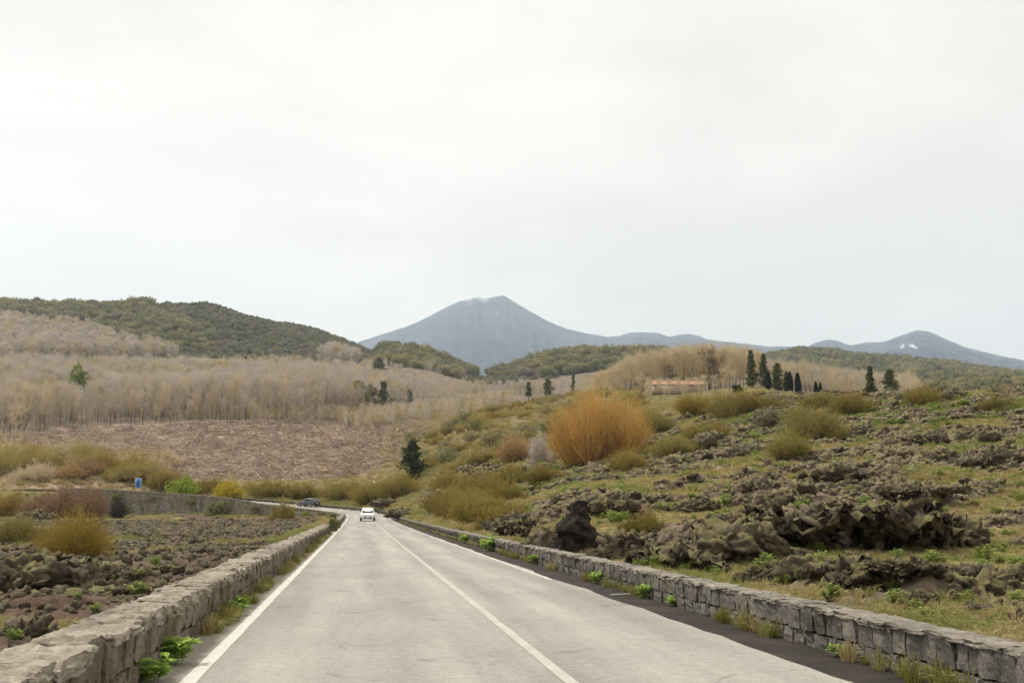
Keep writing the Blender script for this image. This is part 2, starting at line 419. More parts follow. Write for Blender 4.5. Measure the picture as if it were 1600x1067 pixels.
ROWS_UV = [
 (1100, [(-700, 520), (-300, 515), (0, 518), (100, 515), (200, 508), (300, 503), (400, 518), (480, 530), (560, 555), (600, 553), (640, 552), (690, 564), (725, 581), (755, 598), (790, 589), (810, 578), (850, 559), (900, 556), (950, 553), (1000, 552), (1030, 560), (1080, 570), (1200, 587), (1400, 597), (1600, 604), (2400, 604)]),
 (1300, [(-700, 480), (-300, 474), (0, 474), (60, 476), (110, 480), (200, 479), (240, 475), (300, 471), (330, 472), (400, 493), (450, 509), (480, 509), (530, 528), (560, 545), (640, 568), (755, 608), (900, 566), (1000, 564), (1100, 580), (1200, 580), (1400, 588), (1600, 600), (2400, 600)]),
 (1800, [(-700, 540), (0, 540), (400, 545), (560, 570), (755, 612), (1000, 595), (1120, 585), (1160, 570), (1200, 558), (1250, 549), (1300, 552), (1350, 560), (1420, 566), (1500, 575), (1600, 592), (2400, 595)]),
 (2600, [(-700, 590), (560, 598), (755, 604), (1000, 600), (1200, 585), (1300, 572), (1400, 566), (1500, 572), (1600, 588), (2400, 590)]),
 (4500, [(-700, 585), (560, 585), (1000, 582), (1200, 574), (1400, 562), (1500, 566), (1600, 578), (2400, 580)]),
 (8000, [(-700, 570), (200, 565), (480, 552), (560, 534), (600, 521), (640, 508), (670, 494), (700, 478), (720, 469), (735, 466), (748, 463), (757, 466.5), (768, 464), (785, 460.5), (792, 463), (800, 469), (830, 487), (860, 503), (885, 513), (920, 521), (950, 526), (968, 524), (985, 519), (1000, 518.5), (1030, 520), (1046, 526), (1062, 522), (1075, 521), (1092, 524), (1105, 530), (1150, 535), (1200, 541), (1262, 541), (1275, 535), (1290, 530.5), (1305, 531), (1318, 536), (1330, 539), (1352, 535), (1380, 534), (1408, 524), (1433, 515), (1452, 518), (1475, 528), (1505, 541), (1530, 548), (1570, 557), (1600, 564), (1700, 575), (2400, 580)]),
 (9200, [(-700, 590), (560, 575), (780, 530), (1000, 560), (1435, 560), (1600, 585), (2400, 590)]),
 (13000, [(-700, 640), (2400, 640)]),
]
AZG = np.radians(np.arange(-75, 80.01, 0.1)); RG = np.exp(np.arange(math.log(2.0), math.log(13000), 0.01))
_rows = []
for r, zs in ROWS_Z:
    _rows.append((r, np.interp(AZG, [azslope(u, 780)[0] for u in U], zs)))
for r, vv in ROWS_V:
    _rows.append((r, np.interp(AZG, [azslope(u, v)[0] for u, v in zip(U, vv)], [zat(u, v, r) for u, v in zip(U, vv)])))
for r, uv in ROWS_UV:
    _rows.append((r, np.interp(AZG, [azslope(u, v)[0] for u, v in uv], [zat(u, v, r) for u, v in uv])))
_rr = np.array([r for r, _ in _rows], float); _rz = np.stack([z for _, z in _rows], 1)      # az x rows
def _gs(a, sig, ax):
    k = np.exp(-0.5 * (np.arange(-int(3 * sig) - 1, int(3 * sig) + 2) / sig) ** 2); k /= k.sum(); p = len(k) // 2
    pad = [(0, 0), (0, 0)]; pad[ax] = (p, p)
    return np.apply_along_axis(lambda v: np.convolve(v, k, 'valid'), ax, np.pad(a, pad, mode='edge'))
_rzs = _gs(_rz, 4.0, 0)
_far = _rr >= 4500
_rzs[:, _far] = _rz[:, _far]
ZG = np.stack([np.interp(RG, _rr, _rzs[i]) for i in range(len(AZG))], 0)
_near = RG < 3000
ZG[:, _near] = _gs(ZG[:, _near], 4.0, 1)

def H0(x, y):
    az = np.arctan2(x, y); r = np.hypot(x, y)
    fi = np.clip((az - AZG[0]) / (AZG[1] - AZG[0]), 0, len(AZG) - 1.001); fj = np.clip((np.log(np.maximum(r, 2.01)) - math.log(2.0)) / 0.01, 0, len(RG) - 1.001)
    i = fi.astype(int); j = fj.astype(int); a = fi - i; b = fj - j
    return (ZG[i, j] * (1 - a) + ZG[i + 1, j] * a) * (1 - b) + (ZG[i, j + 1] * (1 - a) + ZG[i + 1, j + 1] * a) * b

def rock_patch(x, y):
    wx = x + 3 * perlin(x / 9, y / 9, 41); wy = y + 3 * perlin(x / 9, y / 9, 42)
    n = fbm(wx / 13, wy / 9, 4, 5)
    left = sstep(0, -6, x)
    return sstep(-.12, .22, n + .20 * left)

def lava_h(x, y, p):
    wx = x + .8 * perlin(x / 2.5, y / 2.5, 51); wy = y + .8 * perlin(x / 2.5, y / 2.5, 52)
    h = .55 * perlin(x / 11, y / 8, 21) + .25 * perlin(x / 5, y / 4, 22)
    h = h + p * (.50 * ridge(wx / 4.2, wy / 3.2, 23) + .30 * ridge(wx / 1.7, wy / 1.4, 24) * (0.4 + p) + .16 * ridge(wx / .62, wy / .62, 25) + .07 * perlin(wx / .25, wy / .25, 26))
    h = h + p * .35 * np.floor(2.2 * (fbm(wx / 5, wy / 4, 2, 28) + .5)) / 2.2
    return h + .05 * perlin(x / .9, y / .9, 27)

def terrain(x, y, full=False):
    x = np.asarray(x, float); y = np.asarray(y, float)
    shp = x.shape; x = x.ravel(); y = y.ravel()
    r = np.hypot(x, y); z = H0(x, y); s, t = road_st(x, y)
    p = rock_patch(x, y)
    lava_area = sstep(225, 190, r) * np.where((t < 0), 1.0, sstep(0.02, 0.10, np.arctan2(x, y) - .0))
    edge = np.where(t < 0, sstep(-3.9, -6.5, t), sstep(4.4, 7.0, t))
    amp = np.where(t < 0, .42, np.clip(.42 + r / 420, .42, .8))
    near = lava_area * edge
    z = z + np.where(near > 0, near * amp * (lava_h(x, y, p) - .35), 0)
    # mid and far relief
    z = z + sstep(190, 260, r) * (1 - sstep(2200, 3500, r)) * (fbm(x / 60, y / 60, 4, 61) * np.clip(r / 260, .5, 4.) + .3 * perlin(x / 5, y / 5, 62))
    gz = road_z(s)
    wl = np.where(s < 138, 3.0, np.where(s < S_END + 6, .35, 5.0))
    kl = np.where((s > 138) & (s < S_END + 6), sstep(0, 1, (-t - .9) / 2.0), sstep(0, 1, (-t - 3.75) / wl)); kr = sstep(0, 1, (t - 4.3) / 2.2)
    near_road = (s > -80) & (s < 420)
    zl = gz - .08 + (z - gz + .08) * kl
    base_r = gz + np.where(t > 4.0, .18 + .06 * perlin(x / .7, y / .7, 71), -.08)
    zr = base_r + (z - base_r) * kr
    zz = np.where(t < 0, zl, zr); zz = np.where((t > np.where((s > 138) & (s < S_END + 6), -.9, -3.75)) & (t < 4.0), gz - .08, zz)
    z = np.where(near_road, zz, z)
    # mountain gullies
    far = sstep(3600, 5000, r) * (1 - sstep(7500, 7950, r))
    z = z + far * (np.abs(perlin(np.arctan2(x, y) * 55, r / 2600, 81)) * -34 + fbm(x / 260, y / 260, 5, 82) * 20)
    # jagged detail on the ridge itself
    z = z + sstep(7400, 7900, r) * fbm(np.arctan2(x, y) * 170, r / 3000, 4, 83) * 2.0
    if full: return z.reshape(shp), p.reshape(shp) * near.reshape(shp), near.reshape(shp), s.reshape(shp), t.reshape(shp)
    return z.reshape(shp)

def tz(x, y): return float(terrain(np.array([x]), np.array([y]))[0])

_ts = np.exp(np.linspace(math.log(6), math.log(2600), 900))
def ground_hit(u, v):
    """where the sight line of a photo pixel meets the ground"""
    d = ray(u, v); d = d / math.hypot(d[0], d[1])
    zz = terrain(d[0] * _ts, d[1] * _ts); lz = CAMZ + d[2] * _ts
    i = np.argmax(lz < zz) if (lz < zz).any() else len(_ts) - 1
    return float(d[0] * _ts[i]), float(d[1] * _ts[i]), float(zz[i]), float(_ts[i])

def place(u, r, v=740):
    a = azslope(u, v)[0]; x, y = r * math.sin(a), r * math.cos(a)
    return x, y, tz(x, y), r

# ------------------------------------------------------------------ ground sheets
def ground_color(x, y, z, p, near, s, t):
    """natural colour of what covers the ground; the mountain also carries painted haze blue"""
    r = np.hypot(x, y); u, v = project(x, y, z); az = np.arctan2(x, y)
    n1 = fbm(x / 7, y / 7, 4, 91); n2 = fbm(x / 40, y / 40, 4, 92); n3 = perlin(x / 1.1, y / 1.1, 93)
    def C(c): return np.array(c)[None, :]
    def lerp(a, b, k): return a + (b - a) * k[:, None]
    grass = lerp(np.broadcast_to(C((.35, .295, .13)), (len(x), 3)), C((.265, .275, .09)), sstep(-.1, .5, n1 + .3 * n3))
    grass = lerp(grass, C((.20, .145, .085)), sstep(.1, .6, -n1 + .3 * n3))
    lava = lerp(np.broadcast_to(C((.10, .075, .053)), (len(x), 3)), C((.22, .175, .127)), sstep(-.4, .6, n3 + n1 * .6))
    lava = lerp(lava, C((.115, .077, .056)), sstep(.0, .5, n2))
    left = sstep(-4, -8, t) * (r < 215)
    c = lerp(grass, lava, np.clip(sstep(.14, .5, p + .35 * n3 + .25 * perlin(x / 2.6, y / 2.2, 97)), 0, 1))
    c = lerp(c, lerp(lava * 1.1, grass * .8, sstep(.3, .75, n1)), left * .85)
    # slopes behind the bend
    mid = sstep(195, 225, r)
    olive = lerp(np.broadcast_to(C((.16, .14, .055)), (len(x), 3)), C((.235, .19, .085)), sstep(-.3, .5, n1))
    c = lerp(c, olive, mid * sstep(40, 0, np.abs(az) * 0) )
    clear = mid * sstep(640, 560, u + 40 * n2) * sstep(215, 240, r)
    litter = lerp(np.broadcast_to(C((.42, .315, .235)), (len(x), 3)), C((.31, .235, .178)), sstep(-.3, .5, n1))
    litter = lerp(litter, C((.44, .32, .18)), sstep(.35, .8, n2 + .3 * n1))
    c = lerp(c, litter, clear)
    wood = lerp(np.broadcast_to(C((.20, .155, .12)), (len(x), 3)), C((.16, .135, .085)), sstep(-.3, .5, n1))
    c = lerp(c, wood, sstep(390, 430, r))
    hill = lerp(np.broadcast_to(C((.10, .095, .055)), (len(x), 3)), C((.17, .15, .085)), sstep(-.3, .6, n1 + n2))
    c = lerp(c, hill, sstep(860, 960, r))
    hill2 = lerp(np.broadcast_to(C((.09, .10, .06)), (len(x), 3)), C((.165, .155, .09)), sstep(-.4, .6, n2))
    c = lerp(c, hill2, sstep(1350, 1700, r))
    hazed_ash = lerp(np.broadcast_to(C((.040, .055, .085)), (len(x), 3)), C((.072, .085, .115)), sstep(-.4, .6, fbm(x / 500, y / 700, 5, 95)))  # dark ash with the blue of distant haze painted into its colour
    c = lerp(c, hazed_ash, sstep(2500, 4200, r + 500 * n2))
    return c

def polar_sheet(name, azs, rs, dz=0.):
    A, R = np.meshgrid(azs, rs, indexing='ij'); X = R * np.sin(A); Y = R * np.cos(A)
    Z, P, N, S, T = terrain(X, Y, True)
    na, nr = A.shape; idx = np.arange(na * nr).reshape(na, nr)
    Q = np.stack([idx[:-1, :-1], idx[1:, :-1], idx[1:, 1:], idx[:-1, 1:]], -1).reshape(-1, 4)[:, ::-1]
    c = ground_color(X.ravel(), Y.ravel(), Z.ravel(), P.ravel(), N.ravel(), S.ravel(), T.ravel())
    V = np.stack([X.ravel(), Y.ravel(), Z.ravel() + dz], 1)
    return mesh_quads(name, V, Q, True, {'rock': P.ravel()}, {'cover': c})

def make_ground(name, fine, bump_scale, bump_dist):
    m, nt, out = new_mat(name)
    a = nd(nt, 'ShaderNodeAttribute', _attribute_name='cover'); g = nt.nodes.new('ShaderNodeNewGeometry')
    n1 = noise_node(nt, fine, 6, .7, g.outputs['Position']); n2 = noise_node(nt, fine * .13, 5, .6, g.outputs['Position'])
    c = mixc(nt, .75, a.outputs['Color'], ramp(nt, n1, [(.28, (.16, .16, .16)), (.74, (.82, .82, .82))]), 'OVERLAY')
    c = mixc(nt, .4, c, ramp(nt, n2, [(.3, (.3, .3, .3)), (.7, (.7, .7, .7))]), 'OVERLAY')
    principled(nt, out, c, .95, n1, .9, bump_dist, .1)
    return m
M['ground_near'] = make_ground('ground_cover', 5.0, 1, .12)
M['ground_mid'] = make_ground('hillside_cover', .45, 1, .8)

def make_mountain():
    m, nt, out = new_mat('hazed_mountain_ash')  # its cover colour already holds painted haze blue
    a = nd(nt, 'ShaderNodeAttribute', _attribute_name='cover'); g = nt.nodes.new('ShaderNodeNewGeometry')
    n1 = noise_node(nt, .012, 6, .65, g.outputs['Position']); n2 = noise_node(nt, .003, 5, .6, g.outputs['Position'])
    c = mixc(nt, .6, a.outputs['Color'], ramp(nt, n1, [(.3, (.25, .25, .25)), (.7, (.75, .75, .75))]), 'OVERLAY')
    c = mixc(nt, ramp(nt, n2, [(.5, (0, 0, 0)), (.7, (.5, .5, .5))]), c, (.105, .092, .095))
    sn = nd(nt, 'ShaderNodeAttribute', _attribute_name='snow')
    k = math_n(nt, 'MULTIPLY', sn.outputs['Fac'], 1.0)
    c = mixc(nt, math_n(nt, 'MULTIPLY', k, .7), c, (.75, .77, .8))
    principled(nt, out, c, .95, n1, .6, 25., .1)
    return m
M['mountain'] = make_mountain()

AZ0, AZ1 = rad(-34), rad(52)
g1 = obj('lava_ground', polar_sheet('lava_ground', np.arange(AZ0, AZ1, rad(.14)), np.exp(np.arange(math.log(2.2), math.log(232), .0072))), M['ground_near'], kind='structure')
g2 = obj('hillside', polar_sheet('hillside', np.arange(AZ0 - .2, AZ1 + .1, rad(.2)), np.exp(np.arange(math.log(228), math.log(2750), .009)), -.06), M['ground_mid'], kind='structure')
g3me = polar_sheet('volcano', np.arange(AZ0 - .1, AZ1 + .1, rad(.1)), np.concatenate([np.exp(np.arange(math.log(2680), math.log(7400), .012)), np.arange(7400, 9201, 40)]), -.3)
# snow patches of the far cones: by where they lie on the slope
_co = np.empty(len(g3me.vertices) * 3, np.float32); g3me.vertices.foreach_get('co', _co); _co = _co.reshape(-1, 3)
_pu, _pv = project(_co[:, 0], _co[:, 1], _co[:, 2]); _pr = np.hypot(_co[:, 0], _co[:, 1])
_sn = np.zeros(len(_co))
for cu, cv, wu, wv, sl in ((1427, 541.5, 6.5, 1.8, .25), (1410, 541, 3.0, 2.0, -.5), (777, 491, 1.6, 5.0, 0), (752, 470, 7, 3.5, .4), (735, 474, 6, 3, 0)):
    _sn = np.maximum(_sn, sstep(1.3, .7, np.hypot((_pu - cu) / wu, (_pv - cv - sl * (_pu - cu)) / wv)) * (_pr > 4000) * (_pr < 8050) * ((.25 if cv > 480 else .16) if cu < 800 else 1))
_at = g3me.attributes.new('snow', 'FLOAT', 'POINT'); _at.data.foreach_set('value', _sn.astype(np.float32))
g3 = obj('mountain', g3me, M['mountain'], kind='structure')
g4 = obj('ground', polar_sheet('ground', np.arange(AZ1 - .004, AZ0 + 2 * math.pi + .004, rad(1.5)), np.exp(np.arange(math.log(2.2), math.log(2750), .05)), -.02), M['ground_near'], kind='structure')

# ------------------------------------------------------------------ road
def strip(name, s_arr, ts, dz, mat, wob=None, wear=False):
    """a sheet along the road: rows of stations, columns of lateral offsets"""
    s_arr = np.asarray(s_arr, float); V = []; At = []; As = []
    for k, t in enumerate(ts):
        tt = np.full(len(s_arr), float(t))
        if wob and k in wob: tt = tt + wob[k](s_arr)
        x, y = path(s_arr, tt)
        V.append(np.stack([x, y, road_z(s_arr) + dz], 1)); At.append(tt); As.append(s_arr)
    n = len(s_arr); V = np.concatenate(V); idx = np.arange(len(V)).reshape(len(ts), n)
    Q = np.stack([idx[:-1, :-1], idx[1:, :-1], idx[1:, 1:], idx[:-1, 1:]], -1).reshape(-1, 4)
    me = mesh_quads(name, V, Q, True, {'lat': np.concatenate(At), 'sta': np.concatenate(As)})
    return me

def make_asphalt():
    m, nt, out = new_mat('asphalt')
    g = nt.nodes.new('ShaderNodeNewGeometry'); P = g.outputs['Position']
    fine = noise_node(nt, 70, 4, .75, P); mid = noise_node(nt, 9, 5, .65, P); big = noise_node(nt, .35, 4, .6, P)
    mp = nd(nt, 'ShaderNodeMapping'); mp.inputs['Scale'].default_value = (.9, .06, 1); nt.links.new(P, mp.inputs[0])
    lane = noise_node(nt, 1.3, 4, .6, mp.outputs[0])
    c = ramp(nt, fine, [(.30, (.145, .137, .122)), (.5, (.325, .308, .277)), (.72, (.48, .455, .412))])
    c = mixc(nt, .5, c, ramp(nt, mid, [(.3, (.36, .36, .36)), (.7, (.64, .64, .64))]), 'OVERLAY')
    c = mixc(nt, .5, c, ramp(nt, big, [(.3, (.41, .41, .41)), (.7, (.59, .59, .58))]), 'OVERLAY')
    c = mixc(nt, .75, c, ramp(nt, lane, [(.3, (.42, .42, .42)), (.7, (.58, .58, .58))]), 'OVERLAY')
    vr = nd(nt, 'ShaderNodeTexVoronoi', _feature='DISTANCE_TO_EDGE', Scale=.55)
    wv = nd(nt, 'ShaderNodeVectorMath', _operation='ADD'); nt.links.new(P, wv.inputs[0])
    wc = nd(nt, 'ShaderNodeTexNoise', Scale=1.6, Detail=4); nt.links.new(P, wc.inputs['Vector']); nt.links.new(wc.outputs['Color'], wv.inputs[1]); nt.links.new(wv.outputs[0], vr.inputs['Vector'])
    crack = ramp(nt, vr.outputs['Distance'], [(.006, (1, 1, 1)), (.022, (0, 0, 0))])
    brk = ramp(nt, noise_node(nt, .8, 3, .6, P), [(.52, (0, 0, 0)), (.66, (1, 1, 1))])
    c = mixc(nt, math_n(nt, 'MULTIPLY', math_n(nt, 'MULTIPLY', crack, brk), .6), c, (.13, .12, .105))
    lat = nd(nt, 'ShaderNodeAttribute', _attribute_name='lat')
    mp2 = nd(nt, 'ShaderNodeMapping'); mp2.inputs['Scale'].default_value = (7, 13, 7); nt.links.new(P, mp2.inputs[0])
    fl = noise_node(nt, 1.6, 3, .7, mp2.outputs[0])
    c = mixc(nt, ramp(nt, fl, [(.66, (0, 0, 0)), (.74, (.5, .5, .5))]), c, (.13, .12, .105))
    wt = math_n(nt, 'SINE', math_n(nt, 'MULTIPLY', math_n(nt, 'ADD', lat.outputs['Fac'], .4), 3.6))
    c = mixc(nt, .30, c, ramp(nt, math_n(nt, 'ADD', math_n(nt, 'MULTIPLY', wt, .18), lane), [(.25, (.34, .34, .34)), (.75, (.66, .66, .66))]), 'OVERLAY')
    sh = math_n(nt, 'ADD', math_n(nt, 'MULTIPLY', lat.outputs['Fac'], -1.0), math_n(nt, 'MULTIPLY', mid, .5))
    dust = ramp(nt, math_n(nt, 'DIVIDE', math_n(nt, 'SUBTRACT', sh, 2.7), 1.0), [(.1, (0, 0, 0)), (.5, (.65, .65, .65))])
    c = mixc(nt, dust, c, mixc(nt, fine, (.22, .185, .14), (.40, .35, .28)))
    principled(nt, out, c, .9, fine, .6, .012, .25)
    return m
M['asphalt'] = make_asphalt()

def make_paint():
    m, nt, out = new_mat('road_paint')
    g = nt.nodes.new('ShaderNodeNewGeometry'); P = g.outputs['Position']
    n = noise_node(nt, 38, 5, .7, P); b = noise_node(nt, 2.0, 3, .6, P)
    w = nd(nt, 'ShaderNodeAttribute', _attribute_name='wear')
    k = math_n(nt, 'ADD', math_n(nt, 'ADD', math_n(nt, 'MULTIPLY', n, .9), math_n(nt, 'MULTIPLY', b, .35)), w.outputs['Fac'])
    c = mixc(nt, ramp(nt, k, [(.72, (0, 0, 0)), (.95, (1, 1, 1))]), (.60, .575, .52), (.37, .345, .30))
    principled(nt, out, c, .8, n, .3, .004, .3)
    return m
M['paint'] = make_paint()

def make_cinder():
    m, nt, out = new_mat('cinder_gravel')
    g = nt.nodes.new('ShaderNodeNewGeometry'); P = g.outputs['Position']
    n = noise_node(nt, 45, 5, .8, P); b = noise_node(nt, 1.2, 4, .6, P)
    c = ramp(nt, n, [(.35, (.028, .025, .023)), (.6, (.075, .066, .06)), (.8, (.15, .13, .115))])
    c = mixc(nt, ramp(nt, b, [(.45, (0, 0, 0)), (.7, (.8, .8, .8))]), c, (.10, .075, .06))
    principled(nt, out, c, .95, n, 1., .03, .15)
    return m
M['cinder'] = make_cinder()

ss = np.concatenate([np.arange(-40, 60, .5), np.arange(60, 330, 1.0)])
wob_r = lambda s: .10 * perlin(s / 3.1, s * 0 + 3.3, 7) + .05 * perlin(s / .8, s * 0 + 1.3, 8)
road = obj('road', strip('road', ss, [-HALF - .12, -2.0, -.6, .9, 2.2, HALF], 0., M['asphalt'], {5: wob_r}), M['asphalt'], kind='structure')
cind = obj('gravel_verge', strip('gravel_verge', ss, [HALF - .3, HALF + .2, HALF + .8], -.012, M['cinder']), M['cinder'], kind='structure')
def line(name, s0, s1, t, w, wear, step=.5):
    sa = np.arange(s0, s1, step)
    me = strip(name, sa, [t - w / 2, t + w / 2], .004, M['paint'], {0: lambda s: .012 * perlin(s / .9, s * 0 + 5.1, 9), 1: lambda s: .012 * perlin(s / .9, s * 0 + 9.1, 10)})
    at = me.attributes.new('wear', 'FLOAT', 'POINT'); at.data.foreach_set('value', np.full(len(me.vertices), wear, np.float32))
    return obj(name, me, M['paint'], road)
line('edge_line', -30, 235, -1.45 - XC, .145, .10)
line('centre_line', -30, 200, 1.90 - XC, .12, .27)
line('edge_line', 22, 235, HALF - .12, .11, .16)

# ------------------------------------------------------------------ stone walls
def stone_mesh(seed, cuts=3, rnd=.22, amp=.10, zamp=0.):
    bm = bmesh.new(); bmesh.ops.create_cube(bm, size=1.0)
    bmesh.ops.subdivide_edges(bm, edges=bm.edges[:], cuts=cuts, use_grid_fill=True)
    P = np.array([v.co[:] for v in bm.verts])
    q = P * 2; L = np.linalg.norm(q, axis=1)[:, None]; P = P * (1 - rnd) + (q / np.maximum(L, 1e-6)) * .62 * rnd
    P = P + amp * np.stack([perlin3(P * 2.2 + k * 5, seed * 7 + k) for k in range(3)], 1) + amp * .5 * np.stack([perlin3(P * 6 + k * 9, seed * 5 + k) for k in range(3)], 1)
    if zamp: P[:, 2] += zamp * (perlin3(P * np.array([5, 5, .5]), seed + 3) + .6 * perlin3(P * np.array([12, 12, .5]), seed + 4)) - zamp * .25 * (np.abs(P[:, 0]) > .42)
    for v, p in zip(bm.verts, P): v.co = p
    me = bpy.data.meshes.new('stone'); bm.to_mesh(me); bm.free()
    me.polygons.foreach_set('use_smooth', np.zeros(len(me.polygons), bool))
    return me

def mesh_np(me):
    V = np.empty(len(me.vertices) * 3, np.float32); me.vertices.foreach_get('co', V)
    Q = np.empty(len(me.loops), np.int32); me.loops.foreach_get('vertex_index', Q)
    return V.reshape(-1, 3), Q.reshape(-1, 4)

def stone_wall(name, label, cat, s0, s1, t_face, side, top, thick, courses, mat, seed, n_single=300, cope=True, wmin=.2, wmax=.42, cmat='coping', cth=1.0):
    """side=+1: the wall stands to the right of its road face, -1: to the left. courses: list of (z0,z1)"""
    rng = random.Random(seed)
    x0, y0 = path(s0, t_face)
    root = thing(name, label, cat, (float(x0), float(y0), float(road_z(s0))))
    org = Vector(root.location)
    variants = []
    for k in range(10):
        me = stone_mesh(seed * 20 + k); me.materials.append(mat); variants.append(me)
    capv = []
    for k in range(6):
        me = stone_mesh(seed * 20 + 50 + k, 9, .10, .09, .32); me.materials.append(M[cmat]); capv.append(me)
    far_b = QB(seed); low = stone_mesh(seed * 20 + 90, 1, .15, .10); lowV, lowQ = mesh_np(low)
    far_c = QB(seed + 1)
    # recessed core
    core = QB(seed); sa = np.arange(s0, s1 + .5, 1.0); sa[-1] = s1
    ring = []
    for (tt, zz) in ((t_face + side * .05, -.5), (t_face + side * .05, top - .05), (t_face + side * (thick - .04), top - .05), (t_face + side * (thick - .04), -1.2)):
        x, y = path(sa, np.full(len(sa), tt)); ring.append(np.stack([x - org.x, y - org.y, road_z(sa) + zz - org.z], 1))
    V = np.stack(ring, 1).reshape(-1, 3); Q = []
    for i in range(len(sa) - 1):
        for j in range(4):
            Q.append([i * 4 + j, i * 4 + (j + 1) % 4, i * 4 + 4 + (j + 1) % 4, i * 4 + 4 + j])
    Q.append([0, 1, 2, 3]); m_ = (len(sa) - 1) * 4; Q.append([m_ + 3, m_ + 2, m_ + 1, m_])
    core.add(V, Q); obj('wall_core', core.mesh('wall_core'), M['mortar'], root)
    items = []
    for ci, (z0, z1) in enumerate(courses):
        s = s0 + rng.uniform(0, .2)
        while s < s1:
            w = rng.uniform(wmin, wmax) * (1.0 if z1 - z0 > .25 else .8); items.append((s + w / 2, w, z0, z1, 0)); s += w
    caps = []
    if cope:
        s = s0
        while s < s1:
            w = rng.uniform(.25, .8); caps.append((s + w / 2, w)); s += w
    items.sort(key=lambda q: abs(q[0] - 3))
    for k, (s, w, z0, z1, _) in enumerate(items):
        d = .26; out = rng.uniform(-.018, .022)
        hz = (z1 - z0) * rng.uniform(.9, 1.0)
        x, y = path(s, t_face + side * (d / 2 + out)); z = road_z(s) + (z0 + z1) / 2
        sc = (d, w * rng.uniform(.93, 1.0), hz)
        rot = (rng.uniform(-.03, .03), rng.uniform(-.03, .03), heading(s) + rng.uniform(-.04, .04))
        if k < n_single:
            o = bpy.data.objects.new('stone', variants[rng.randrange(10)]); COL.objects.link(o); o.parent = root
            o.location = (float(x) - org.x, float(y) - org.y, float(z) - org.z); o.rotation_euler = rot; o.scale = sc
        else:
            Mx = np.array(Matrix.LocRotScale(Vector((float(x) - org.x, float(y) - org.y, float(z) - org.z)), Matrix.Rotation(rot[2], 3, 'Z').to_quaternion(), Vector(sc)))
            far_b.add(lowV @ Mx[:3, :3].T + Mx[:3, 3], lowQ)
    caps.sort(key=lambda q: abs(q[0] - 3))
    for k, (s, w) in enumerate(caps):
        th = rng.uniform(.08, .15) * cth; x, y = path(s, t_face + side * (thick / 2 + rng.uniform(-.025, .025))); z = road_z(s) + top - th * .38
        sc = (thick * rng.uniform(.98, 1.1), w * 1.03, th)
        if k < 160:
            o = bpy.data.objects.new('coping_stone', capv[rng.randrange(6)]); COL.objects.link(o); o.parent = root
            o.location = (float(x) - org.x, float(y) - org.y, float(z) - org.z); o.rotation_euler = (rng.uniform(-.04, .04), rng.uniform(-.05, .05), heading(s) + rng.uniform(-.06, .06)); o.scale = sc
        else:
            Mx = np.array(Matrix.LocRotScale(Vector((float(x) - org.x, float(y) - org.y, float(z) - org.z)), Matrix.Rotation(heading(s), 3, 'Z').to_quaternion(), Vector(sc)))
            far_c.add(lowV @ Mx[:3, :3].T + Mx[:3, 3], lowQ)
    if far_b.V: obj('stone_courses', far_b.mesh('stone_courses'), mat, root, kind='stuff')
    if far_c.V: obj('coping_courses', far_c.mesh('coping_courses'), M[cmat], root, kind='stuff')
    return root

stone_wall('stone_wall', 'long low brown stone wall with flat pale top beside the left edge line', 'wall', 1.0, 67, -1.86 - XC, -1, .55, .50, [(-.02, .19), (.19, .52)], M['stone_left'], 1)
stone_wall('stone_wall', 'short overgrown stone wall just before the bend, beyond the gap with the dark bush', 'wall', 79, 150, -1.90 - XC, -1, .46, .45, [(-.02, .18), (.18, .44)], M['stone_left'], 2, 120)
stone_wall('stone_wall', 'long low grey stone wall along the right gravel verge and round the bend', 'wall', 1.0, 262, 5.06 - XC, 1, .43, .38, [(-.03, .15), (.15, .42)], M['stone_right'], 3, cmat='coping_grey', cth=.5, wmin=.13, wmax=.38)

# tall retaining wall that carries the road on past the bend
def retaining_wall():
    s0, s1 = 146.0, 243.0
    sa = np.arange(s0, s1, .6); zsN = 15
    root = thing('retaining_wall', 'tall weathered stone retaining wall that carries the road beyond the bend', 'wall', (0, 0, 0))
    b = QB(5)
    def grid(tf, z0f, z1f, n, rough):
        L = []
        for k in range(n):
            f = k / (n - 1)
            z = z0f(sa) + (z1f(sa) - z0f(sa)) * f
            t = np.full(len(sa), tf) + .12 * (1 - f) + rough * perlin(sa * 1.3, z * 2.2, 33) 
            x, y = path(sa, t); L.append(np.stack([x, y, z], 1))
        return np.stack(L, 1)
    G = grid(-3.55, lambda s: np.full(len(s), -.6), lambda s: road_z(s) + .05 + .5 * sstep(193, 206, s), zsN, .12)
    n, k = G.shape[:2]; idx = np.arange(n * k).reshape(n, k)
    b.add(G.reshape(-1, 3), np.stack([idx[:-1, :-1], idx[1:, :-1], idx[1:, 1:], idx[:-1, 1:]], -1).reshape(-1, 4))
    obj('wall_face', b.mesh('wall_face', True), M['retaining'], root)
    c = QB(6); rg = random.Random(4); s = s0
    while s < s1:
        w = rg.uniform(.7, 1.4); x, y = path(s + w / 2, -3.38)
        c.box((float(x), float(y), float(road_z(s + w / 2)) + .04 + .5 * float(sstep(193, 206, s)) + rg.uniform(-.03, .03)), (.42, w * .98, .13), heading(s + w / 2)); s += w
    obj('coping', c.mesh('coping'), M['coping'], root, kind='stuff')
    # the end face towards the brush
    e = QB(7); x, y = path(s1 - .6, -3.55); x2, y2 = path(s1 - .6, 2.5); z1 = float(road_z(s1))
    e.poly([[float(x), float(y), -.6], [float(x), float(y), z1], [float(x2), float(y2), z1], [float(x2), float(y2), -.6]])
    obj('wall_end', e.mesh('wall_end'), M['retaining'], root)
    return root
retaining_wall()

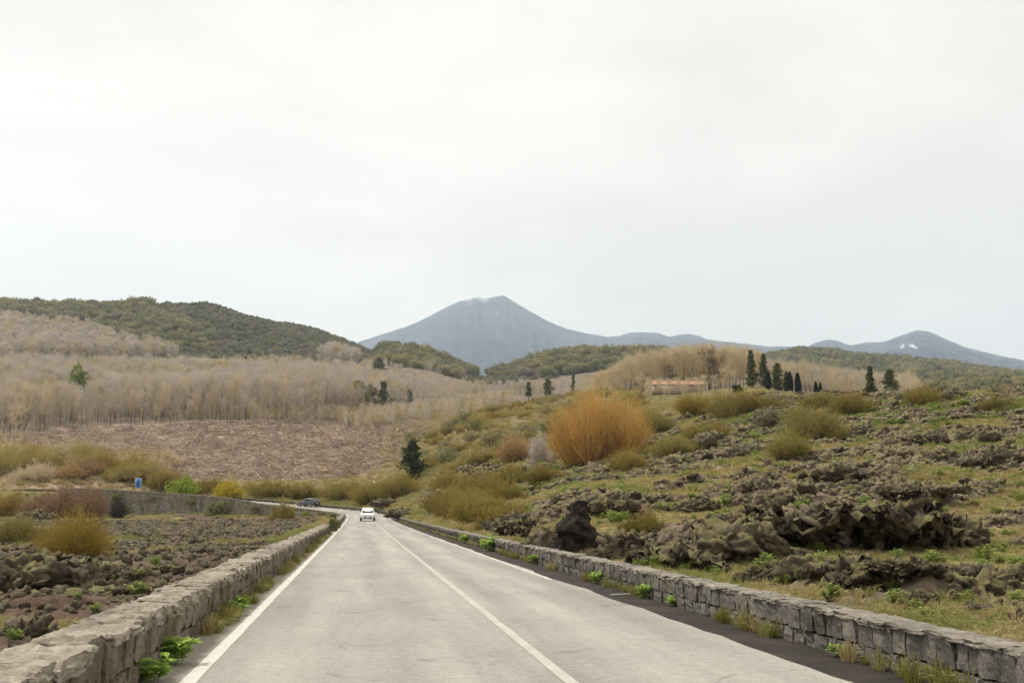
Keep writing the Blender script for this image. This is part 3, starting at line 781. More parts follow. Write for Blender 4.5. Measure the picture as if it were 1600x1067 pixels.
# ------------------------------------------------------------------ scattering of uncountable cover
_gn_cache = {}
def scatter_group():
    if 'g' in _gn_cache: return _gn_cache['g']
    ng = bpy.data.node_groups.new('scatter', 'GeometryNodeTree')
    ng.interface.new_socket('Geometry', in_out='INPUT', socket_type='NodeSocketGeometry')
    ng.interface.new_socket('Source', in_out='INPUT', socket_type='NodeSocketCollection')
    ng.interface.new_socket('Geometry', in_out='OUTPUT', socket_type='NodeSocketGeometry')
    gi = ng.nodes.new('NodeGroupInput'); go = ng.nodes.new('NodeGroupOutput')
    ci = ng.nodes.new('GeometryNodeCollectionInfo'); ci.inputs['Separate Children'].default_value = True; ci.inputs['Reset Children'].default_value = True
    ip = ng.nodes.new('GeometryNodeInstanceOnPoints'); ip.inputs['Pick Instance'].default_value = True
    def attr(n, t):
        a = ng.nodes.new('GeometryNodeInputNamedAttribute'); a.data_type = t; a.inputs['Name'].default_value = n
        return a.outputs[0]
    L = ng.links
    L.new(gi.outputs['Source'], ci.inputs['Collection'])
    L.new(gi.outputs['Geometry'], ip.inputs['Points']); L.new(ci.outputs[0], ip.inputs['Instance'])
    L.new(attr('pick', 'INT'), ip.inputs['Instance Index'])
    L.new(attr('rot', 'FLOAT_VECTOR'), ip.inputs['Rotation']); L.new(attr('scl', 'FLOAT_VECTOR'), ip.inputs['Scale'])
    L.new(ip.outputs[0], go.inputs['Geometry'])
    _gn_cache['g'] = ng; return ng

def scatter(name, label, cat, pts, scl, variants, seed, tilt=0., pick=None):
    pts = np.asarray(pts, np.float32); n = len(pts); rng = np.random.RandomState(seed)
    me = bpy.data.meshes.new(name); me.vertices.add(n); me.vertices.foreach_set('co', pts.ravel())
    a = me.attributes.new('pick', 'INT', 'POINT'); a.data.foreach_set('value', (rng.randint(0, len(variants), n) if pick is None else np.asarray(pick)).astype(np.int32))
    rot = np.stack([rng.normal(0, tilt + 1e-6, n), rng.normal(0, tilt + 1e-6, n), rng.uniform(0, 6.283, n)], 1).astype(np.float32)
    a = me.attributes.new('rot', 'FLOAT_VECTOR', 'POINT'); a.data.foreach_set('vector', rot.ravel())
    scl = np.asarray(scl, np.float32)
    if scl.ndim == 1: scl = np.repeat(scl[:, None], 3, 1)
    a = me.attributes.new('scl', 'FLOAT_VECTOR', 'POINT'); a.data.foreach_set('vector', np.ascontiguousarray(scl).ravel())
    col = bpy.data.collections.new(name + '_source')
    for k, v in enumerate(variants):
        o = bpy.data.objects.new('%s_source_%02d' % (name, k), v); col.objects.link(o)
    ob = obj(name, me, None, kind='stuff'); tag(ob, label, cat)
    md = ob.modifiers.new('scatter', 'NODES'); md.node_group = scatter_group()
    sid = [i.identifier for i in md.node_group.interface.items_tree if i.name == 'Source'][0]
    md[sid] = col
    return ob

def polar_pts(seed, n, u0, u1, r0, r1, v=640):
    rng = np.random.RandomState(seed)
    a0, a1 = azslope(u0, v)[0], azslope(u1, v)[0]
    a = rng.uniform(a0, a1, n); r = np.sqrt(rng.uniform(r0 * r0, r1 * r1, n))
    x = r * np.sin(a); y = r * np.cos(a); z = terrain(x, y)
    uu, vv = project(x, y, z)
    return x, y, z, r, uu, vv, rng

def thin(x, y, d):
    """keep points at least about d apart (grid cell thinning)"""
    k = np.floor(x / d).astype(int) * 100003 + np.floor(y / d).astype(int)
    _, i = np.unique(k, return_index=True); return np.sort(i)

# ------------------------------------------------------------------ plant shapes (unit builders in metres)
def bare_tree(seed, h, spread, nlimb, ntw, tw, trunk_r, base=.25, upright=.8, mat_t='bark', mat_c='bare_twigs', tlen=.16):
    """-> trunk mesh, crown mesh"""
    rng = np.random.RandomState(seed)
    tb = QB(seed); cb = QB(seed + 1)
    k = 6; zz = np.linspace(0, .93, k) * h
    wob = np.cumsum(rng.normal(0, .012 * h, (k, 2)), 0) * np.linspace(0, 1, k)[:, None]
    tp = np.concatenate([wob, zz[:, None]], 1); tp[0] = 0; tp[0, 2] = -.4
    tb.tube(tp, np.linspace(trunk_r, trunk_r * .15, k), 6)
    ends = []
    for i in range(nlimb):
        f = base + (1 - base) * (i + rng.rand()) / nlimb * .93
        p0 = np.array([np.interp(f, zz / h, tp[:, 0]), np.interp(f, zz / h, tp[:, 1]), f * h])
        a = rng.uniform(0, 6.283); prof = math.sin(math.pi * min(1, .18 + .82 * (f - base) / (1 - base))) ** .6 
        L = spread * h * .5 * prof * rng.uniform(.7, 1.25); 
        d = np.array([math.cos(a), math.sin(a), upright * rng.uniform(.6, 1.4)])
        p1 = p0 + d * L * .55; p2 = p1 + np.array([d[0] * .35, d[1] * .35, d[2] * .8 + .35]) * L * .6
        tb.tube([p0, p1, p2], [trunk_r * .35 * (1.1 - f), trunk_r * .2 * (1.1 - f), trunk_r * .06], 3)
        ends.append((p0, p1, p2))
    E = np.array(ends)
    i = rng.randint(0, len(E), ntw); f = rng.uniform(.15, 1.0, ntw)[:, None]
    P = np.where(f < .5, E[i, 0] + (E[i, 1] - E[i, 0]) * f * 2, E[i, 1] + (E[i, 2] - E[i, 1]) * (f - .5) * 2)
    d = rng.normal(0, 1, (ntw, 3)); d /= np.linalg.norm(d, axis=1)[:, None]; d[:, 2] = np.abs(d[:, 2]) * .8 + upright * .5
    d /= np.linalg.norm(d, axis=1)[:, None]
    Pm = P + d * (tlen * h * rng.uniform(.4, 1.0, ntw))[:, None]
    cb.slivers(P, Pm, tw * 1.4, tw, 0, .5)
    for q in range(2):
        d2 = d + rng.normal(0, .45, (ntw, 3)); d2[:, 2] += .25; d2 /= np.linalg.norm(d2, axis=1)[:, None]
        cb.slivers(Pm, Pm + d2 * (tlen * .6 * h * rng.uniform(.5, 1.1, ntw))[:, None], tw, tw * .4, .5, 1)
    a = tb.mesh('trunk', True); a.materials.append(M[mat_t]); b = cb.mesh('crown'); b.materials.append(M[mat_c])
    return a, b

def join_mesh(name, a, b):
    """one mesh with two materials, for trees too small to show their parts"""
    Va, Qa = mesh_np(a); Vb, Qb = mesh_np(b)
    me = mesh_quads(name, np.concatenate([Va, Vb]), np.concatenate([Qa, Qb + len(Va)]))
    me.materials.append(a.materials[0]); me.materials.append(b.materials[0])
    mi = np.zeros(len(Qa) + len(Qb), np.int32); mi[len(Qa):] = 1; me.polygons.foreach_set('material_index', mi)
    ta = np.zeros(len(Va), np.float32); tb = np.empty(len(Vb), np.float32)
    b.attributes['t'].data.foreach_get('value', tb)
    at = me.attributes.new('t', 'FLOAT', 'POINT'); at.data.foreach_set('value', np.concatenate([ta, tb]))
    return me

def leafy_crown(seed, w, h, nlump, nleaf, leaf, zc, mat, flat=.75, asp=1.2):
    """crown of leaf clumps spread through uneven lumps"""
    b = QB(seed); rng = b.rng
    for i in range(nlump):
        a = rng.uniform(0, 6.283); rr = math.sqrt(rng.rand()) * w * .34; f = rng.rand()
        c = np.array([math.cos(a) * rr, math.sin(a) * rr, zc + (f - .45) * h * .6 * (1 - .5 * rr / (w * .34 + 1e-6))])
        R = w * rng.uniform(.15, .27); n = nleaf // nlump
        d = rng.normal(size=(n, 3)); d /= np.linalg.norm(d, axis=1)[:, None]
        C = c + d * (R * rng.uniform(.55, 1.08, n) ** .6)[:, None] * np.array([1, 1, flat * h / w * 1.0 + .25])
        C = C[C[:, 2] > leaf * .3]
        b.leaves(C, leaf * rng.uniform(.6, 1.3, len(C)), asp)
    me = b.mesh('crown'); me.materials.append(M[mat]); return me

def trunk_mesh(seed, h, r, mat='bark', limbs=5, w=2.):
    b = QB(seed); rng = b.rng
    b.tube([[0, 0, -.4], [rng.normal(0, .03) * h, rng.normal(0, .03) * h, h * .5], [rng.normal(0, .05) * h, rng.normal(0, .05) * h, h]], [r, r * .7, r * .3], 6)
    for i in range(limbs):
        a = rng.uniform(0, 6.283); f = rng.uniform(.35, .8)
        b.tube([[0, 0, f * h], [math.cos(a) * w * .25, math.sin(a) * w * .25, h * (f + .2)], [math.cos(a) * w * .45, math.sin(a) * w * .45, h * (f + .45)]], [r * .4, r * .25, r * .08], 4)
    me = b.mesh('trunk', True); me.materials.append(M[mat]); return me

def twig_bush(seed, w, h, nst, ntw, tw, mat, lean=1.0, fuzz=.22, dome=1.0):
    """dense bush of thin upright stems; -> stems mesh, twigs mesh"""
    sb = QB(seed); tb = QB(seed + 1); rng = sb.rng
    K = 15; ca = rng.uniform(0, 6.283, K); cq = np.sqrt(rng.rand(K)) * .37; cq[0] = 0
    cw = rng.uniform(.22, .48, K); ch = rng.uniform(.50, 1.0, K) * (1 - 2.2 * cq * cq * dome); cw[0] = .5; ch[0] = .98
    ci = rng.choice(K, nst, p=cw ** 2 / (cw ** 2).sum())
    a = rng.uniform(0, 6.283, nst); q = np.sqrt(rng.rand(nst))
    cx = np.stack([np.cos(ca) * cq * w, np.sin(ca) * cq * w], 1)[ci]; W_ = cw[ci] * w; H_ = ch[ci] * h
    tip = np.stack([cx[:, 0] + np.cos(a) * q * W_ * .5, cx[:, 1] + np.sin(a) * q * W_ * .5, H_ * np.sqrt(np.maximum(0, 1 - (q * .96) ** 2 * dome)) * rng.uniform(.5, 1.08, nst)], 1)
    tip[:, 2] = np.maximum(tip[:, 2], .10 * h * rng.uniform(.6, 1.6, nst))
    b0 = np.stack([cx[:, 0] * .7 + np.cos(a) * q * W_ * .10, cx[:, 1] * .7 + np.sin(a) * q * W_ * .10, np.full(nst, -.1)], 1)
    mid = b0 + (tip - b0) * .55; mid[:, :2] += (tip - b0)[:, :2] * .10 * lean; mid += rng.normal(0, .03 * w, (nst, 3)); mid[:, 2] = np.maximum(mid[:, 2], .04 * h)
    sb.slivers(b0, mid, tw * 2.2, tw * 1.6, 0, .3); sb.slivers(mid, tip, tw * 1.6, tw * .7, .3, .8)
    i = rng.randint(0, nst, ntw); f = rng.uniform(.1, 1, ntw)[:, None]
    P = mid[i] + (tip[i] - mid[i]) * f
    lo = rng.rand(ntw) < .3; P[lo] = (b0[i] + (mid[i] - b0[i]) * (.3 + .7 * f))[lo]
    d = (tip[i] - b0[i]); d /= np.linalg.norm(d, axis=1)[:, None]; d = d * .8 + rng.normal(0, .62, (ntw, 3)); d[:, 2] += .2
    d /= np.linalg.norm(d, axis=1)[:, None]
    L = fuzz * h * rng.uniform(.4, 1.1, ntw)
    Q = P + d * L[:, None]; Q[:, 2] = np.maximum(Q[:, 2], .02)
    hh = np.clip(Q[:, 2] / h, 0, 1)
    tb.slivers(P, Q, tw, tw * .45, hh ** 2 * .6, hh ** 2)
    m_ = rng.rand(ntw) < .55; tb.leaves(Q[m_] * np.array([1, 1, .97]), tw * 3.2 * rng.uniform(.6, 1.3, m_.sum()), 1.5, .4, hh[m_] ** 2)
    s = sb.mesh('stems'); s.materials.append(M[mat]); t = tb.mesh('twigs'); t.materials.append(M[mat])
    return s, t

def conifer(seed, h, w, mat='needle', layers=14, gap=.5, round_top=False, ragged=False):
    layers = 10 if ragged else max(layers, int(h / w * 9)); gap = max(gap, .8)
    """trunk and tiers of needled boughs"""
    tb = QB(seed); cb = QB(seed + 1); rng = cb.rng
    tb.tube([[0, 0, -.4], [0, 0, h * .55], [0, 0, h * .97]], [h * .018, h * .012, .02], 6)
    for i in range(layers):
        f = .10 + .88 * i / (layers - 1) if not ragged else .34 + .64 * i / (layers - 1)
        R = w * .5 * ((1 - f) ** .75 * 1.1 + .06) if not round_top else w * .5 * max(.2, math.sin(math.pi * min(1, .15 + .83 * f)) ** .7)
        R *= rng.uniform(.6, 1.15)
        nb = rng.randint(2, 5) if ragged else rng.randint(4, 9)
        for j in range(nb):
            a = rng.uniform(0, 6.283); L = R * rng.uniform(.45, 1.25); z0 = f * h + rng.normal(0, .022) * h
            n = 26; q = rng.uniform(.15, 1, n)
            C = np.stack([np.cos(a) * q * L, np.sin(a) * q * L, z0 + q * L * .12 - (q * L) ** 2 * .05 / max(R, .3)], 1) + rng.normal(0, .055 * w, (n, 3)) * np.array([1, 1, gap])
            cb.leaves(C, w * .10 * rng.uniform(.6, 1.2, n), 1.6, .3)
    a = tb.mesh('trunk', True); a.materials.append(M['dark_bark']); b = cb.mesh('crown'); b.materials.append(M[mat]); return a, b

def cypress(seed, h, w):
    b = QB(seed); rng = b.rng; n = 1500; f = rng.rand(n) ** .8
    R = w * .5 * np.sin(np.pi * np.clip(.12 + .86 * f, 0, 1)) ** .7
    a = rng.uniform(0, 6.283, n); q = rng.uniform(.6, 1.1, n)
    C = np.stack([np.cos(a) * R * q, np.sin(a) * R * q, f * h], 1); b.leaves(C, w * .2, 2.0, 1.2)
    me = b.mesh('crown'); me.materials.append(M['cypress_leaf'])
    t = QB(seed + 1); t.tube([[0, 0, -.3], [0, 0, h * .4]], [.12, .08], 5); tm = t.mesh('trunk'); tm.materials.append(M['dark_bark'])
    return tm, me

def tuft(seed, h, w, n, bw, mat):
    b = QB(seed); rng = b.rng
    a = rng.uniform(0, 6.283, n); q = rng.rand(n)
    P0 = np.stack([np.cos(a) * q * w * .25, np.sin(a) * q * w * .25, np.full(n, -.03)], 1)
    L = h * rng.uniform(.5, 1.1, n)
    P1 = P0 + np.stack([np.cos(a) * q * w * .22, np.sin(a) * q * w * .22, L * .65], 1)
    P2 = P1 + np.stack([np.cos(a) * q * w * .35, np.sin(a) * q * w * .35, L * (.4 - .5 * q)], 1)
    b.slivers(P0, P1, bw, bw * .9, 0, .5); b.slivers(P1, P2, bw * .9, bw * .15, .5, 1)
    me = b.mesh('blades'); me.materials.append(M[mat]); return me

def weed(seed, h, w, nst, nl, leaf, mat):
    """leafy herb: stems carrying long leaves"""
    sb = QB(seed); lb = QB(seed + 1); rng = sb.rng
    for i in range(nst):
        a = rng.uniform(0, 6.283); q = math.sqrt(rng.rand()); L = h * rng.uniform(.55, 1.05) * (1 - .35 * q)
        p0 = np.array([math.cos(a) * q * w * .2, math.sin(a) * q * w * .2, -.02]); p2 = np.array([math.cos(a) * q * w * .5, math.sin(a) * q * w * .5, L]); p1 = (p0 + p2) / 2 + np.array([0, 0, .08 * h])
        sb.tube([p0, p1, p2], [h * .012, h * .010, h * .005], 3)
        f = rng.uniform(.25, 1.0, nl)[:, None]
        P = np.where(f < .5, p0 + (p1 - p0) * f * 2, p1 + (p2 - p1) * (f - .5) * 2)
        aa = rng.uniform(0, 6.283, nl); d = np.stack([np.cos(aa), np.sin(aa), rng.uniform(.1, .9, nl)], 1); d /= np.linalg.norm(d, axis=1)[:, None]
        ll = leaf * rng.uniform(.5, 1.1, nl)[:, None]; Pm = P + d * ll * .5; d2 = d.copy(); d2[:, 2] -= .5
        side = np.cross(d, [0, 0, 1]); side /= np.linalg.norm(side, axis=1)[:, None] + 1e-9; wv = side * ll * .25
        Pe = Pm + d2 * ll * .5
        V = np.stack([P, Pm + wv, Pe, Pm - wv], 1).reshape(-1, 3)
        lb.add(V, np.arange(4 * nl).reshape(nl, 4), np.tile([0, .5, 1, .5], nl))
    s = sb.mesh('stems'); s.materials.append(M[mat]); l = lb.mesh('leaves'); l.materials.append(M[mat]); return s, l

def lava_chunk(seed, sub=3, amp=.55, sharp=1.0):
    bm = bmesh.new(); bmesh.ops.create_icosphere(bm, subdivisions=sub, radius=.5)
    P = np.array([v.co[:] for v in bm.verts]); F3 = np.array([[v.index for v in f.verts] for f in bm.faces])
    n = P / np.linalg.norm(P, axis=1)[:, None]
    rg = np.random.RandomState(seed)
    for q in range(11):
        nn = rg.normal(size=3); nn /= np.linalg.norm(nn); dd = rg.uniform(.26, .44)
        P = P - nn * np.maximum(0, P @ nn - dd)[:, None]
    k = perlin3(P * 2.1, seed) * amp * .6 + (1 - np.abs(perlin3(P * 4.3, seed + 9)) * 2.2) * amp * .30 * sharp + perlin3(P * 8, seed + 17) * amp * .38 + perlin3(P * 17, seed + 23) * amp * .22
    P = P + n * k[:, None]
    P[:, 2] = np.where(P[:, 2] < -.15, -.15 + (P[:, 2] + .15) * .4, P[:, 2])
    bm.free()
    me = mesh_quads('rock', P, F3, False); me.materials.append(M['lava']); return me

def put(root, parts):
    """parts: list of (name, mesh)"""
    for n, me in parts: obj(n, me, None, root)
    return root

# ------------------------------------------------------------------ the bare wood above the clearing
EDGE_U = [-400, 0, 100, 200, 300, 400, 500, 560, 600, 640, 700, 760, 900, 1000]
EDGE_V = [690, 683, 673, 668, 661, 658, 657, 652, 640, 632, 630, 622, 611, 607]
def wood_pts():
    x, y, z, r, u, v, rng = polar_pts(3, 40000, -250, 1010, 330, 905, 640)
    ok = (v < np.interp(u, EDGE_U, EDGE_V)) & (r > 370 + 40 * (u > 640)) & ~((u > 930) & (r < 480)) & ~((np.abs(u - 115) < 19) & (r > 462) & (r < 535)) & (r < np.interp(u, [0, 560, 620, 680, 760, 1000], [750, 760, 800, 720, 640, 660]))
    i = np.nonzero(ok)[0]; i = i[thin(x[i] + 1.5 * perlin(x[i], y[i], 3), y[i], 3.9)]
    return x[i], y[i], z[i], r[i], u[i], v[i], rng
wx, wy, wz, wr, wu, wv, wrng = wood_pts()
WV = [bare_tree(100 + k, 14.5, .30 + .07 * (k % 3), 18, 165, .07, .17, .26 + .12 * (k % 3), 1.3, 'pale_bark' if k % 2 else 'bark', ['bare_twigs', 'bare_twigs', 'grey_twigs', 'bare_twigs', 'tan_twigs', 'bare_twigs', 'olive_twigs'][k]) for k in range(7)]
WVJ = [join_mesh('bare_tree', a, b) for a, b in WV]
wn_ = fbm(wx / 40, wy / 40, 3, 79) + wrng.normal(0, .22, len(wx))
wpick = np.where(wn_ < -.28, 2, np.where(wn_ > .62, 6, np.where(wn_ > .32, 4, wrng.choice([0, 1, 3, 5], len(wx)))))
order = np.argsort(wr + 70 * ((wu < -10) | (wu > 1000)))
for j, i in enumerate(order[:290]):
    t = thing('bare_tree', 'leafless pale brown tree in the front rows of the bare wood above the clearing', 'tree', (wx[i], wy[i], wz[i] - .1), wrng.uniform(0, 6.28), 'leafless trees at the edge of the bare wood')
    sc = wrng.uniform(.38, 1.12) * np.interp(wu[i], [560, 640, 1000], [1, .72, .6]); t.scale = (sc, sc, sc * wrng.uniform(.9, 1.1))
    a, b = WV[wrng.randint(0, 6)]; put(t, [('trunk', a), ('crown', b)])
rest = order[290:]
scatter('bare_wood', 'brown mass of leafless trees filling the slope behind the clearing', 'wood', np.stack([wx, wy, wz - .1], 1)[rest], wrng.uniform(.5, 1.02, len(rest)) * (1 + .22 * fbm(wx[rest] / 45, wy[rest] / 45, 2, 78)) * np.interp(wu[rest], [560, 640, 760, 1000], [1, .7, .55, .55]), WVJ, 5, 0, wpick[rest])

# saplings and tall dead grass along the lower edge of the wood
x, y, z, r, u, v, rng = polar_pts(41, 9000, -200, 800, 330, 470, 660)
ev = np.interp(u, EDGE_U, EDGE_V)
i = np.nonzero((v < ev + np.interp(u, [0, 300, 520, 560, 700, 800], [-9, -5, 5, 24, 30, 16])) & (v > ev - 6))[0]; i = i[thin(x[i], y[i], 2.0)]
SPL = [join_mesh('sapling', *bare_tree(150 + k, 5, .5, 10, 90, .05, .05, .1, 1.4, 'pale_bark', ['tan_twigs', 'grey_twigs', 'olive_twigs'][k])) for k in range(3)]
scatter('saplings', 'thin pale saplings along the lower edge of the bare wood', 'saplings', np.stack([x, y, z - .1], 1)[i], rng.uniform(.4, 1.2, len(i)), SPL, 42)

# paler bare woods on the far left and under the hill
x, y, z, r, u, v, rng = polar_pts(4, 9000, -250, 560, 900, 1160, 560)
ok = (v > np.interp(u, [-300, 0, 120, 200, 300, 400, 480, 520, 560], [508, 508, 520, 547, 568, 574, 572, 560, 566]))
i = np.nonzero(ok)[0]; i = i[thin(x[i], y[i], 6)]
GV = [join_mesh('grey_tree', *bare_tree(140 + k, 14, .6, 14, 240, .12, .16, .2, .8, 'bark', ['grey_twigs', 'tan_twigs', 'grey_twigs'][k])) for k in range(3)]
scatter('grey_wood', 'greyish leafless wood below the green hill on the left', 'wood', np.stack([x, y, z], 1)[i], rng.uniform(.7, 1.15, len(i)), GV, 6)

# ------------------------------------------------------------------ woods of the hills
RTm = []
for k, m in enumerate(['leaf_olive', 'leaf_mid', 'leaf_olive', 'leaf_scrub', 'leaf_mid']):
    cr = leafy_crown(200 + k, 11, 9, 11, 800, 1.0, 5.6, m); RTm.append((trunk_mesh(220 + k, 5, .3, 'bark', 4, 5), cr))
RTJ = [join_mesh('round_tree', a, b) for a, b in RTm]
M['leaf_brown'] = foliage('leaf_brown', (.24, .19, .135), (.38, .31, .225), None, .2); M['leaf_bluish'] = foliage('leaf_bluish', (.11, .13, .09), (.24, .25, .17), None, .2)
SCm = [leafy_crown(240 + k, 5.5, 4, 6, 150, 1.0, 1.5, m, .7) for k, m in enumerate(['leaf_scrub', 'leaf_bluish', 'leaf_mid', 'leaf_brown', 'leaf_olive'])]
# hill scrub everywhere on the hills
x, y, z, r, u, v, rng = polar_pts(7, 60000, -250, 1090, 905, 1345, 540)
bare = (v > np.interp(u, [-300, 0, 120, 200, 300, 400, 480, 520, 560, 561], [508, 508, 520, 547, 568, 574, 572, 560, 566, 999]))
i = np.nonzero(~bare)[0]; i = i[thin(x[i], y[i], 4.2)]
scatter('hill_scrub', 'dark green scrub covering the hills below the volcano', 'scrub', np.stack([x, y, z - .3], 1)[i], rng.uniform(.5, 1.7, len(i)), SCm, 8, 0, np.clip(np.floor(np.interp(u[i], [200, 300, 560, 600], [3.0, 1.3, 1.3, 2.4]) + 2.0 * fbm(x[i] / 35, y[i] / 35, 3, 84) + rng.normal(0, .9, len(i))), 0, 4))
# round trees: left part of the green hill, the band at its foot and the two middle hills
def hill_trees(seed, n, d, cond):
    x, y, z, r, u, v, rng = polar_pts(seed, n, -150, 1080, 880, 1335, 540)
    i = np.nonzero(cond(u, v, r))[0]; i = i[thin(x[i], y[i], d)]
    return x[i], y[i], z[i], r[i], u[i], v[i], rng
LH = hill_trees(9, 9000, 9.5, lambda u, v, r: (u < 330) & (v < np.interp(u, [0, 120, 200, 330], [492, 508, 545, 550])) & ((r > 1120) | (u > 150)) & ((u < 235) | (v > 520)) | ((u > 200) & (u < 290) & (v > 500) & (v < 552)))
MH = hill_trees(10, 9000, 10.5, lambda u, v, r: (u > 590) & (u < 1060) & (r < 1180) & (v < 592))
for (px, py, pz, pr, pu, pv, rng), lab, grp, lim in ((LH, 'rounded olive green tree on the left hill', 'rounded trees on the left hill', 110), (MH, 'rounded green tree on the low hills in front of the volcano', 'rounded trees on the middle hills', 190)):
    o = np.argsort(pr)
    vis = o[(pu[o] > 0) & (pu[o] < 1600)]
    one = vis[:lim]; rest = np.setdiff1d(o, one)
    for i in one:
        t = thing('round_tree', lab, 'tree', (px[i], py[i], pz[i] - .3), rng.uniform(0, 6.28), grp)
        s = rng.uniform(.75, 1.55); t.scale = (s, s, s * rng.uniform(.75, 1.0)); a, b = RTm[rng.randint(0, 5)]; put(t, [('trunk', a), ('crown', b)])
    if len(rest): scatter('hill_wood', lab.replace('tree', 'trees', 1) + ', farther rows', 'wood', np.stack([px, py, pz - .3], 1)[rest], rng.uniform(.8, 1.55, len(rest)), RTJ, 12)
# right hill
x, y, z, r, u, v, rng = polar_pts(35, 4000, 1185, 1430, 330, 640, 600)
i = thin(x, y, 5.5)
scatter('tan_wood', 'straw coloured leafless wood beyond the ridge with the cypresses', 'wood', np.stack([x, y, z - .2], 1)[i], rng.uniform(.45, .8, len(i)), [WVJ[4], WVJ[0], WVJ[5]], 36)
x, y, z, r, u, v, rng = polar_pts(37, 7000, 1190, 1750, 640, 1010, 600)
i = thin(x, y, 10)
scatter('valley_wood', 'pale green wood in the valley behind the right ridge', 'wood', np.stack([x, y, z - .3], 1)[i], rng.uniform(.5, 1.0, len(i)), RTJ, 38)
x, y, z, r, u, v, rng = polar_pts(13, 30000, 1080, 1750, 1000, 1950, 570)
keep = fbm(x / 90, y / 90, 3, 44) > -.25
i = np.nonzero(keep)[0]; i = i[thin(x[i], y[i], 11)]
RTD = [join_mesh('round_tree', trunk_mesh(226 + k, 5, .3, 'bark', 4, 5), leafy_crown(230 + k, 11, 9, 11, 600, 1.1, 5.6, m)) for k, m in enumerate(['leaf_bluish', 'leaf_mid', 'leaf_brown', 'leaf_bluish'])]
scatter('distant_wood', 'grey green wood covering the wide hill on the right', 'wood', np.stack([x, y, z - .4], 1)[i], rng.uniform(.55, 1.5, len(i)), RTD[:3] + RTJ[:3], 14)

# ------------------------------------------------------------------ felled branches on the clearing
def clearing():
    x, y, z, r, u, v, rng = polar_pts(15, 60000, -150, 660, 218, 420, 690)
    ok = (v > np.interp(u, EDGE_U, EDGE_V) + 1) & (v < np.interp(u, [-200, 0, 60, 180, 250, 330, 480, 560, 640, 660], [690, 690, 700, 722, 745, 756, 752, 745, 715, 690]))
    i = np.nonzero(ok)[0][:14000]
    b = QB(16); rg = b.rng
    flow = fbm(x[i] / 25, y[i] / 25, 2, 47) * 2.2
    ang = flow * 2.5 + rg.normal(0, .8, len(i)) + .9; L = rg.uniform(1.5, 8, len(i))
    up = rg.normal(0, .3, len(i)); heap = .35 + .5 * np.clip(fbm(x[i] / 9, y[i] / 9, 2, 48) + .3, 0, 1)
    for k, q in enumerate(i):
        d = np.array([math.cos(ang[k]), math.sin(ang[k]), up[k]]) * L[k] * .5
        c = np.array([x[q], y[q], z[q] + rg.uniform(.02, 1) * heap[k]])
        s = terrain(np.array([x[q] + d[0], x[q] - d[0]]), np.array([y[q] + d[1], y[q] - d[1]])) if False else None
        gx = .16
        b.tube([c - d + np.array([0, 0, -d[1] * gx]), c + d + np.array([0, 0, d[1] * gx])], [.10 * rg.uniform(.4, 1.5), .04], 3)
    o = obj('felled_branches', b.mesh('felled_branches'), M['dead_wood'], kind='stuff')
    tag(o, 'tangle of felled branches and cut trunks strewn over the cleared slope', 'branches')
    # larger single logs
    for k, q in enumerate(np.nonzero(ok)[0][14000:14060]):
        lb = QB(900 + k); L1 = rg.uniform(5, 9); a = rg.uniform(-.5, .7) + (math.pi if rg.rand() < .5 else 0)
        d = np.array([math.cos(a), math.sin(a), .16 * math.sin(a)]) * L1 / 2
        lb.tube([-d, d * .2, d], [.2, .15, .07], 6)
        for w in range(4):
            e = d * rg.uniform(-.2, .9); lb.tube([e, e + rg.normal(0, .8, 3) + np.array([0, 0, .6])], [.05, .02], 3)
        lg = obj('felled_log', lb.mesh('felled_log'), M['dead_wood'], loc=(x[q], y[q], z[q] + .3))
        tag(lg, 'long pale felled trunk lying on the cleared slope', 'log', 'felled trunks on the cleared slope')
clearing()

# ------------------------------------------------------------------ bushes and single trees
def bush(name, label, cat, u, v, wpx, hpx, mat, seed, dens=1.0, tw=None, r=None, fuzz=.22, dome=1.0, group=None, lean=1.):
    x, y, z, rr = ground_hit(u, v) if r is None else place(u, r)
    k = rr / F; w = wpx * k; h = hpx * k
    tw = tw or max(.012, rr * 1.0 / F * .42)
    n = int(dens * min(9000, 55 * (w * h) / (tw * h * .22 + 1e-6) / 9))
    s, t = twig_bush(seed, w, h, max(60, n // 9), n, tw, mat, lean, fuzz, dome)
    o = thing(name, label, cat, (x, y, z - .05), (seed * 1.7) % 6.28, group)
    return put(o, [('stems', s), ('twigs', t)])

def leafbush(name, label, cat, u, v, wpx, hpx, mat, seed, nleaf=1400, leaf=None, r=None, group=None):
    x, y, z, rr = ground_hit(u, v) if r is None else place(u, r)
    k = rr / F; w = wpx * k; h = hpx * k
    cr = leafy_crown(seed, w, h, 11, nleaf, leaf or max(.08, 3.2 * k), h * .42, mat, .9)
    st = trunk_mesh(seed + 3, h * .5, max(.04, h * .02), 'dark_bark', 5, w * .6)
    o = thing(name, label, cat, (x, y, z - .05), (seed * 1.3) % 6.28, group)
    return put(o, [('trunk', st), ('crown', cr)])

